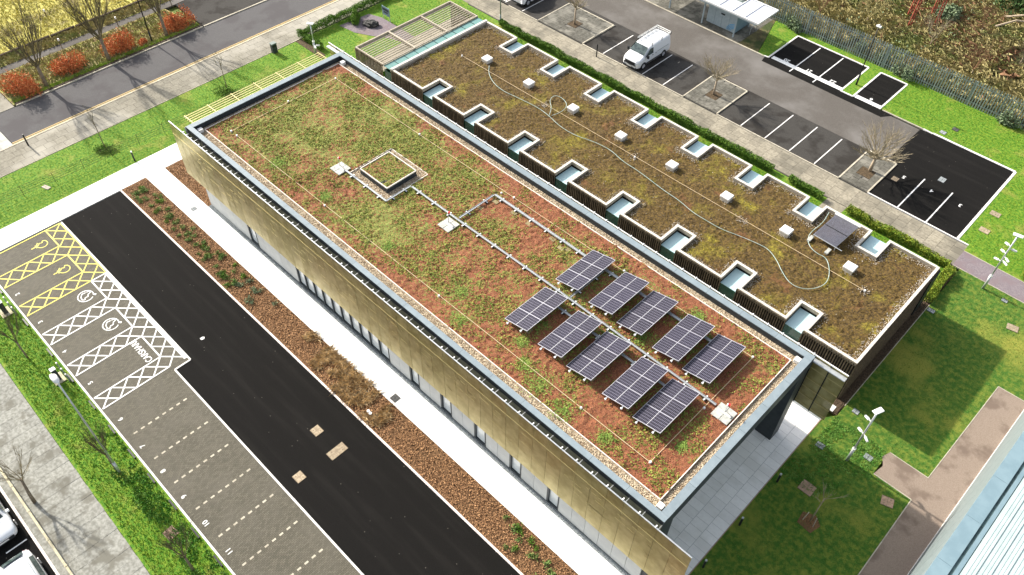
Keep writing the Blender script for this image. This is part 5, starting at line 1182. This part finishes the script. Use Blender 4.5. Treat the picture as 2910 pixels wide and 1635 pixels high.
def cctv(x, y, h, label, cams, rot=0):
    t = thing('floodlight_post', label, 'floodlight post', (x, y, 0), group='white floodlight and camera posts')
    MB().tube([(x, y, 0), (x, y, 1.3)], .09, 10).build('post_base', M_steel, t, True)
    MB().tube([(x, y, 1.3), (x, y, h)], .055, 8).build('post_pole', M_steel, t, True)
    MB().tube([(x, y, 1.28), (x, y, 1.42)], .11, 10).build('base_collar', M_whitemetal, t)
    c_, s_ = cos(rot), sin(rot)
    MB().prism([(x+c_*a-s_*b, y+s_*a+c_*b) for a, b in ((-.32, -.16), (.32, -.16), (.32, .16), (-.32, .16))], h, h+.07).build('floodlight', M_whitemetal, t, bevel=.02)
    for z_, a in cams:
        dx, dy = cos(a), sin(a)
        MB().tube([(x, y, z_), (x+dx*.16, y+dy*.16, z_), (x+dx*.2, y+dy*.2, z_-.02), (x+dx*.5, y+dy*.5, z_-.08)], [.03, .03, .085, .075], 8).build('security_camera', M_whitemetal, t)
    return t
cctv(-2.38, 52.27, 5.35, 'tall floodlight post with many white cameras beside the purple path', [(4.3, 2.6), (3.6, 2.5), (3.35, -.5), (3.0, -.4), (4.1, .4), (2.85, 2.9)], .2)
cctv(-2.36, 32.54, 5.4, 'tall floodlight post with two cameras on the lawn by the forecourt corner', [(4.3, 2.7), (3.0, 2.6), (3.05, -.6)], 1.2)
cctv(-60.41, 36.17, 3.2, 'short floodlight post with a white base on the soil strip behind the roof corner', [(1.0, -.3), (.9, 1.2)], .6)
# charging posts with small hoods
for x, lb in ((-49.3, 'pale charging post with timber plinth on the verge beside bay two'), (-41.45, 'pale charging post with timber plinth below the street lamp head')):
    t = thing('charging_post', lb, 'charging post', (x, 1.85, 0), group='charging posts on the verge')
    MB().box(x-.55, x+.35, 1.5, 2.2, .02, .1).build('plinth', M_timber, t); MB().box(x-.12, x+.12, 1.7, 2.0, .1, 1.15).build('post_body', M_fascia, t, bevel=.02)
    MB().box(x-.15, x+.15, 1.68, 2.02, 1.15, 1.2).build('post_top', M_whitemetal, t)
    for dx in (-.65, .0, .6): MB().tube([(x+dx, 2.28, 0), (x+dx, 2.28, .75)], .04, 8).build('guard_post', M_fence, t); MB().tube([(x+dx, 2.28, .75), (x+dx, 2.28, .85)], .05, 8).build('guard_cap', M_whitemetal, t)
for i, x_ in enumerate([-51.6, -47.5, -43.9, -41.0, -38.1, -35.6, -33.2, -30.9, -28.5, -26.1, -23.8]):
    MB().box(x_-.42, x_+.42, 2.36, 2.46, .0, .16).build('kerb_drain', M_dark, None, label='narrow black drain slot at the kerb behind the bays, number %s from the left' % ['one', 'two', 'three', 'four', 'five', 'six', 'seven', 'eight', 'nine', 'ten', 'eleven'][i], cat='drain', group='black drain slots along the bay kerb')
# marker posts, small signs
for i, (x_, y_, lb) in enumerate([(-78.0, 19.6, 'white topped marker post by the cycle path between the first two street trees'), (-77.9, 25.3, 'white topped marker post by the cycle path near the black lamp'), (-84, 21.0, 'white topped marker post out in the yellow field'), (-77.6, 31.0, 'white topped marker post at the lay-by corner')]):
    t = thing('marker_post', lb, 'marker post', (x_, y_, 0), group='white topped marker posts'); MB().tube([(x_, y_, 0), (x_, y_, .8)], .04, 6).build('marker_stem', M_slat, t); MB().tube([(x_, y_, .8), (x_, y_, 1.0)], [.1, .08], 8).build('marker_top', M_whitemetal, t)
t = thing('information_sign', 'two legged blue grey sign panel standing at the edge of the gravel patch', 'sign', (-60.4, 44.9, 0))
MB().box(-60.95, -59.85, 44.88, 44.92, .55, 1.45).build('sign_panel', M_bluemetal, t); MB().box(-60.85, -59.95, 44.865, 44.879, 1.05, 1.3).box(-60.7, -60.1, 44.865, 44.879, .8, .95).build('sign_print', M_fascia, t)
for x_ in (-60.9, -59.9): MB().box(x_-.03, x_+.03, 44.921, 44.97, 0, 1.45).build('sign_leg', M_steel, t)
# black rock
bm = bmesh.new(); bmesh.ops.create_icosphere(bm, subdivisions=3, radius=1)
for v in bm.verts:
    f = .75+.5*float(vnoise(np.array([v.co.x*2+5]), np.array([v.co.y*2+v.co.z*3]), 1.4, 6)[0]); v.co = Vector((v.co.x*.85*f, v.co.y*.55*f, v.co.z*.4*f))
me = bpy.data.meshes.new('boulder'); bm.to_mesh(me); bm.free(); me.materials.append(M_rock)
o = bpy.data.objects.new('boulder', me); C.objects.link(o); o.location = (-60.8, 43.2, .12); o.rotation_euler = (0, 0, .4); tag(o, 'jagged black rock lying on the purple gravel patch', 'rock')
# covers
def cover(x, y, sx, sy, m, label, z=.01, rz=0, cat='cover'):
    o = MB().box(-sx/2, sx/2, -sy/2, sy/2, 0, .02).build('manhole_cover', m, None, label=label, cat=cat); o.location = (x, y, z); o.rotation_euler.z = rz
    f = MB()
    for q in ((-sx/2, sx/2, -.01, .01), (-.01, .01, -sy/2, sy/2)): f.box(*q, .02, .023)
    f.box(-sx/2, sx/2, -sy/2, -sy/2+.03, .02, .024).box(-sx/2, sx/2, sy/2-.03, sy/2, .02, .024)
    f.box(-sx*.3, -sx*.2, -sy*.3, -sy*.2, .02, .024).box(sx*.2, sx*.3, sy*.2, sy*.3, .02, .024)
    r_ = f.build('cover_seam', M_bark if m in (M_cover, M_cover_p) else M_dark, o); r_.matrix_parent_inverse = Matrix.Identity(4); return o
cover(-26.73, 11.2, .64, .6, M_cover, 'square tan cover on the black drive, farthest of the three', .004)
cover(-24.7, 11.2, .62, 1.2, M_cover, 'long double tan cover in the middle of the black drive', .004)
cover(-24.9, 8.56, .62, .6, M_cover, 'square tan cover on the black drive nearest the bay kerb', .004)
cover(-26.82, 15.05, .42, .42, M_cover_g, 'small pale cover in the straw grass of the bark bed', .05)
cover(-25.14, 16.14, .52, .5, M_cover_d, 'dark iron grating set in the pale path by the facade', .032)
cover(-49.55, 16.5, .42, .4, M_cover_g, 'small grey grating in the pale path near the building corner', .032)
cover(-27.1, 1.44, .7, .65, M_cover_p, 'pink brown concrete cover on the verge grass near the numbered bays', .04, .1)
cover(-3.11, 29.19, .85, .8, M_cover_p, 'pink brown cover on the shaded east lawn beside the forecourt', .03)
cover(.71, 31.73, .7, .65, M_cover_p, 'broken pink brown cover near the corner of the tan path', .03, .3)
cover(-4.04, 32.3, .5, .45, M_cover_g, 'small grey cover on the grass beside the forecourt corner', .03)
cover(-1.53, 33.63, .5, .45, M_cover_g, 'small pale cover on the clover right of the floodlight post', .03)
cover(-3.7, 36.1, .4, .4, M_cover_g, 'small dark grey cover at the end of the gravel strip', .03)
cover(-4.09, 47.55, .5, .4, M_cover_g, 'grey cover on the grass near the hedge end of the stone wall', .03)
cover(-.76, 52.2, .4, .35, M_cover_g, 'grey cover on the grass beside the purple path', .03)
cover(.66, 50.1, .75, .6, M_cover, 'tan cover half sunk in the sunlit lawn at the right edge', .03, .2)
cover(-4.98, 60.7, .75, .6, M_cover, 'tan cover on the lawn right of the new tarmac, upper one', .03)
cover(-4.82, 58.26, .75, .6, M_cover, 'tan cover on the lawn right of the new tarmac, lower one', .03)
cover(-12.56, 67.75, .5, .5, M_cover_g, 'pale cover on the grass above the new tarmac corner', .03)
cover(-11.97, 68.96, .5, .5, M_cover_d, 'dark cover on the grass just above the pale one', .03)
cover(-12.61, 58.99, .5, .6, M_bark, 'brown cover in the new tarmac beside the paved island', .005)
cover(-9.81, 61.68, .5, .7, M_cover_g, 'pale cover in the middle of the new black tarmac', .005)
cover(-59.9, 9.6, .7, .35, M_kerb_old, 'tan slab lying on the west lawn near the wire fence', .02, .3)
cover(-63.9+.8, 34.8, .1, .1, M_dark, 'tiny dark cap in the lawn by the litter bin', .02) if 0 else None
for dx, s_ in ((0, 'left'), (.22, 'right')): MB().tube([(-25.5+dx, 14.28-dx*.1, 0), (-25.5+dx, 14.28-dx*.1, .22)], .1, 10).build('pipe_cap', M_whitemetal, None, label='small white round pipe cap in the bark bed, the %s one of the pair' % s_, cat='pipe cap')
MB().prism([(-38.1, 10.0), (-37.9, 10.0), (-37.86, 10.2), (-38.0, 10.3), (-38.1, 10.2)], .001, .006).build('paint_splash', M_white, None, label='small white paint splash on the black drive', cat='paint')
MB().box(-5.5, -4.75, 35.0, 35.5, .02, .09).build('gravel_tray', M_kerb, None, label='small white framed gravel tray below the gold screen end', cat='tray')

# ------------------------------------------------------------------ bin shelter
st = thing('store_shelter', 'glass roofed steel shelter with grey panelled store at the top of the car park', 'shelter', (-36, 69, 0))
RX0, RX1, RY0, RY1, RZ = -45.5, -31.6, 66.75, 70.35, 2.72
for x_, y_ in ((-37.95, 67.39), (-34.22, 67.45), (-42, 67.4), (-37.95, 70.2), (-34.22, 70.2)): MB().box(x_-.06, x_+.06, y_-.06, y_+.06, 0, RZ-.1).build('shelter_post', M_shelter, st)
for a, b in ((-37.8, -36.95), (-36.93, -36.1), (-36.08, -35.25), (-35.23, -34.45)): MB().box(a, b, 67.95, 68.0, .12, 2.35).build('store_panel', M_shelter, st)
MB().box(-36.3, -35.85, 67.93, 67.949, 1.45, 1.6).build('vent_slot', M_dark, st)
MB().box(-34.44, -34.4, 68.0, 70.4, .12, 2.35).build('side_panel', M_bluemetal, st)
MB().box(-37.78, -34.46, 68.01, 70.4, .05, 2.3).build('store_body', M_fence, st)
sw = MB()
for r_ in (.35, .5, .65, .8): 
    pts_ = [(-34.55-r_*cos(R(a)), 67.935, .25+r_*.9*sin(R(a))) for a in range(0, 95, 10)]; sw.tube(pts_, .03, 4)
sw.build('blue_swirl', M_blue, st)
for q in ((RX0, RX1, RY0, RY0+.1), (RX0, RX1, RY1-.1, RY1), (RX0, RX0+.1, RY0+.1, RY1-.1), (RX1-.1, RX1, RY0+.1, RY1-.1)): MB().box(*q, RZ-.02, RZ+.14).build('roof_edge', M_whitemetal, st)
MB().box(RX0+.3, RX1-.3, RY0+.15, RY0+.25, RZ-.25, RZ-.03).build('gutter_beam', M_shelter, st)
MPG = glassmat('milky shelter roof', (.60, .62, .70), .35, .9)
xs_ = [RX0+.12+k*(RX1-RX0-.24)/9 for k in range(10)]; ys_ = [RY0+.12, RY0+1.25, RY0+2.3, RY1-.12]
for i in range(9):
    for j in range(3):
        if i == 6 and j == 2 or i == 5 and j == 2:
            continue
        MB().box(xs_[i]+.03, xs_[i+1]-.03, ys_[j]+.02, ys_[j+1]-.02, RZ+.02, RZ+.05).build('roof_pane', MPG, st)
for x_ in xs_: MB().box(x_-.03, x_+.03, RY0+.1, RY1-.1, RZ+.05, RZ+.12).build('roof_bar', M_whitemetal, st)
for y_ in ys_[1:3]: MB().box(RX0+.1, RX1-.1, y_-.02, y_+.02, RZ+.0, RZ+.06).build('purlin', M_steel, st)
t = thing('cycle_stand', 'bent steel cycle hoop under the end of the shelter roof', 'cycle stand', (-33.3, 69.4, 0)); MB().tube(smooth([(-33.3, 69.0, 0), (-33.3, 69.0, .7), (-33.25, 69.4, .95), (-33.2, 70.0, .7), (-33.2, 70.0, 0)]), .03, 6).build('hoop', M_steel, t)

# ------------------------------------------------------------------ vehicles
def loft(st):      # st: rows of (y, [(x,z)...]) half section from sill to roof centre ; returns verts/faces both sides
    n = len(st[0][1]); V = []; 
    for y, sec in st:
        V += [(x, y, z) for x, z in sec]+[(-x, y, z) for x, z in reversed(sec)]
    m_ = 2*n; F = []
    for i in range(len(st)-1):
        for k in range(m_-1): F.append((i*m_+k, i*m_+k+1, (i+1)*m_+k+1, (i+1)*m_+k))
        F.append((i*m_+m_-1, i*m_, (i+1)*m_, (i+1)*m_+m_-1))
    F.append(tuple(range(m_))); F.append(tuple(range((len(st)-1)*m_+m_-1, (len(st)-1)*m_-1, -1)))
    return V, F
def sect(wb, zb, zs, zr, wr):      # half section points
    return [(wb*.90, zb), (wb*.985, zb+.12), (wb, zb+.3*(zs-zb)+.1), (wb*.995, zs-.06), (wb*.965, zs), (wr+(wb*.965-wr)*.5, zs+(zr-zs)*.5), (wr, zr-.10*(1 if zr-zs > .3 else .3)), (wr*.86, zr-.02), (wr*.45, zr+.0), (0.001, zr+.012)]
def vehicle(name, label, cat, stations, glass, wheels, wr_, extra=None, loc=(0, 0, 0), rz=0, group=None, wband=.0):
    t = thing(name, label, cat, (0, 0, 0))
    V, F = loft([(y, sect(*s_)) for y, s_ in stations]); o = MB(); o.add(V, F); b_ = o.build('body', M_paint, t, True)
    md = b_.modifiers.new('s', 'SUBSURF'); md.levels = 2; md.render_levels = 2
    for nm, quads in glass:
        g = MB()
        for q in quads:
            g.add(q, [tuple(range(len(q)))])
        g.build(nm, M_autoglass, t)
    for (x_, y_) in wheels:
        s_ = 1 if x_ > 0 else -1
        w0 = MB().tube([(x_-s_*.22, y_, wr_), (x_-s_*.02, y_, wr_), (x_, y_, wr_)], [wr_, wr_, wr_*.93], 20).build('wheel', M_tyre, t, True)
        r_ = MB().tube([(x_+s_*.0, y_, wr_), (x_+s_*.012, y_, wr_)], [wr_*.64, wr_*.6], 16)
        for k in range(5):
            a = 2*pi*k/5; r_.tube([(x_+s_*.02, y_, wr_), (x_+s_*.02, y_+cos(a)*wr_*.58, wr_+sin(a)*wr_*.58)], .03, 4)
        r_.build('rim', M_rim, w0)
        MB().tube([(x_-s_*.26, y_, wr_+.03), (x_-s_*.008, y_, wr_+.03)], wr_*1.16, 20).build('wheel_arch', M_trim, t)
    if extra: extra(t)
    t.location = loc; t.rotation_euler = (0, 0, rz); return t
# van, nose towards -y (local): length 4.97, width 1.98
vs = [(-2.50, (.70, .30, .72, .80, .50)), (-2.42, (.86, .24, .86, .98, .66)), (-2.15, (.95, .22, 1.02, 1.12, .74)), (-1.62, (.985, .22, 1.12, 1.27, .78)), (-1.45, (.99, .22, 1.16, 1.36, .78)), (-.80, (.99, .22, 1.20, 1.86, .80)), (-.55, (.99, .22, 1.22, 1.93, .82)), (.3, (.99, .22, 1.24, 1.98, .84)), (1.6, (.99, .22, 1.24, 1.98, .84)), (2.35, (.985, .24, 1.22, 1.95, .82)), (2.46, (.95, .30, 1.15, 1.86, .76))]
def vanx(t):
    MB().tube([(-.62, -2.50, .86), (0, -2.54, .88), (.62, -2.50, .86)], .045, 6).tube([(-.62, -2.52, .62), (0, -2.56, .6), (.62, -2.52, .62)], .045, 6).build('grille_surround', M_trim, t)
    MB().box(-.55, .55, -2.53, -2.47, .63, .84).build('grille', M_trim, t)
    MB().box(-.27, .27, -2.585, -2.57, .40, .51).build('number_plate', M_plate, t)
    MB().box(-.8, .8, -2.55, -2.44, .25, .38).build('front_bumper', M_trim, t)
    for s_ in (-1, 1):
        MB().add([(s_*.60, -2.44, .86), (s_*.88, -2.30, .84), (s_*.93, -2.10, 1.06), (s_*.62, -2.36, 1.02)], [(0, 1, 2, 3)]).build('headlight', M_lamp_h, t)
        MB().box(s_*.985-.02, s_*.985+.02, -1.25, 1.35, .42, .55).build('side_trim', M_trim, t)
        MB().box(s_*.99-.012, s_*.99+.012, .35, 2.1, 1.10, 1.13).build('door_track', M_fence, t) 
        MB().box(s_*.99-.015, s_*.99+.015, -.45, -.25, 1.02, 1.06).build('door_handle', M_trim, t)
        MB().box(s_*.99-.015, s_*.99+.015, .05, .25, 1.02, 1.06).build('door_handle', M_trim, t)
        MB().tube([(s_*.98, -1.3, 1.2), (s_*1.12, -1.32, 1.22)], .04, 6).box(min(s_*1.08, s_*1.26), max(s_*1.08, s_*1.26), -1.40, -1.26, 1.12, 1.40).build('wing_mirror', M_trim, t)
        MB().tube([(s_*.80, -.6, 2.14), (s_*.80, 2.4, 2.14)], .025, 6).tube([(s_*.80, -.6, 2.25), (s_*.80, 2.4, 2.25)], .018, 6).build('rack_side_rail', M_plate, t)
    for k in range(6): MB().box(-.82, .82, -.45+k*.55, -.39+k*.55, 2.06, 2.10).build('roof_rack_bar', M_plate, t)
    MB().tube([(-.84, 2.42, 2.2), (.84, 2.42, 2.2)], .04, 8).build('rear_roller', M_plate, t)
    for x_ in (-.84, .84):
        for y_ in (-.45, 1.0, 2.42): MB().tube([(x_, y_, 1.9), (x_, y_, 2.25)], .03, 6).build('rack_foot', M_trim, t)
    MB().tube([(-.7, -.3, 2.14), (-.7, 2.3, 2.14)], .02, 5).tube([(-.42, -.3, 2.14), (-.42, 2.3, 2.14)], .02, 5).build('ladder_rail', M_steel, t)
    lr = MB()
    for k in range(10): lr.box(-.7, -.42, -.25+k*.27, -.22+k*.27, 2.13, 2.15)
    lr.build('ladder_rung', M_steel, t)
ws = [[(-.80, -1.50, 1.30), (.80, -1.50, 1.30), (.84, -1.42, 1.38), (.70, -.86, 1.84), (-.70, -.86, 1.84), (-.84, -1.42, 1.38)]]
sd = [[(s_*1.0, -1.55, 1.22), (s_*1.0, -.30, 1.24), (s_*.90, -.30, 1.76), (s_*.885, -.72, 1.76)] for s_ in (1, -1)]
van = vehicle('parked_van', 'white panel van with roof rack and ladder parked nose towards the footpath', 'van', vs, [('windscreen', [[(x, y-.035, z+.035) for x, y, z in ws[0]]]), ('side_window', [sd[0]]), ('side_window', [sd[1]])], [(1.0, -1.62), (-1.0, -1.62), (1.0, 1.45), (-1.0, 1.45)], .335, vanx, (-37.95, 58.2, 0))
# hatchback / SUV: nose towards -y locally
cs_ = [(-2.12, (.55, .32, .58, .66, .40)), (-2.05, (.80, .24, .68, .76, .60)), (-1.7, (.88, .2, .78, .88, .68)), (-1.05, (.90, .2, .90, 1.00, .70)), (-.95, (.90, .2, .92, 1.02, .70)), (-.35, (.90, .2, .94, 1.40, .60)), (.1, (.90, .2, .95, 1.47, .60)), (1.0, (.90, .2, .96, 1.44, .59)), (1.45, (.89, .2, .97, 1.36, .57)), (1.95, (.86, .24, .95, 1.02, .60)), (2.08, (.76, .30, .80, .86, .52))]
def carx(t):
    MB().box(-.27, .27, -2.16, -2.13, .42, .52).build('front_plate', M_plate, t); MB().box(-.27, .27, 2.09, 2.115, .62, .72).build('rear_plate', M_plate, t)
    MB().box(-.58, .58, -2.135, -2.05, .30, .55).build('grille', M_trim, t)
    MB().box(-.8, .8, 2.0, 2.09, .26, .42).build('rear_bumper', M_trim, t)
    for s_ in (-1, 1):
        MB().add([(s_*.60, -2.07, .60), (s_*.84, -1.9, .62), (s_*.86, -1.66, .78), (s_*.64, -1.95, .76)], [(0, 1, 2, 3)]).build('headlight', M_lamp_h, t)
        MB().add([(s_*.60, 2.075, .78), (s_*.83, 1.96, .78), (s_*.83, 1.88, .98), (s_*.62, 2.0, .98)], [(0, 1, 2, 3)]).build('rear_light', M_lamp_r, t)
        MB().box(min(s_*.9, s_*1.06), max(s_*.9, s_*1.06), -.92, -.78, .94, 1.08).build('wing_mirror', M_paint, t)
        MB().tube([(s_*.56, -.1, 1.50), (s_*.56, 1.1, 1.48)], .015, 5).build('roof_rail', M_steel, t)
gws = [(-.68, -1.05, 1.02), (.68, -1.05, 1.02), (.56, -.42, 1.42), (-.56, -.42, 1.42)]
grw = [(-.60, 1.88, 1.06), (.60, 1.88, 1.06), (.52, 1.50, 1.36), (-.52, 1.50, 1.36)]
gsd = [[(s_*.885, -.85, 1.0), (s_*.885, 1.35, 1.02), (s_*.70, 1.15, 1.36), (s_*.70, -.25, 1.37)] for s_ in (1, -1)]
GL = [('windscreen', [[(x, y-.03, z+.03) for x, y, z in gws]]), ('rear_window', [[(x, y+.03, z+.03) for x, y, z in grw]]), ('side_window', [gsd[0]]), ('side_window', [gsd[1]])]
WH = [(.91, -1.32), (-.91, -1.32), (.91, 1.3), (-.91, 1.3)]
vehicle('parked_car', 'white car parked at the top edge, its red rear light and rear wheel showing', 'car', cs_, GL, WH, .34, carx, (-53.35, 58.45, 0), pi)
vehicle('parked_car', 'white car at the left edge with its nose beside the low kerb', 'car', cs_, GL, WH, .33, carx, (-35.0, -5.25, -.06), pi/2)
vehicle('parked_car', 'white car cut by the bottom left corner of the picture', 'car', cs_, GL, WH, .33, carx, (-29.3, -5.3, -.06), pi/2)
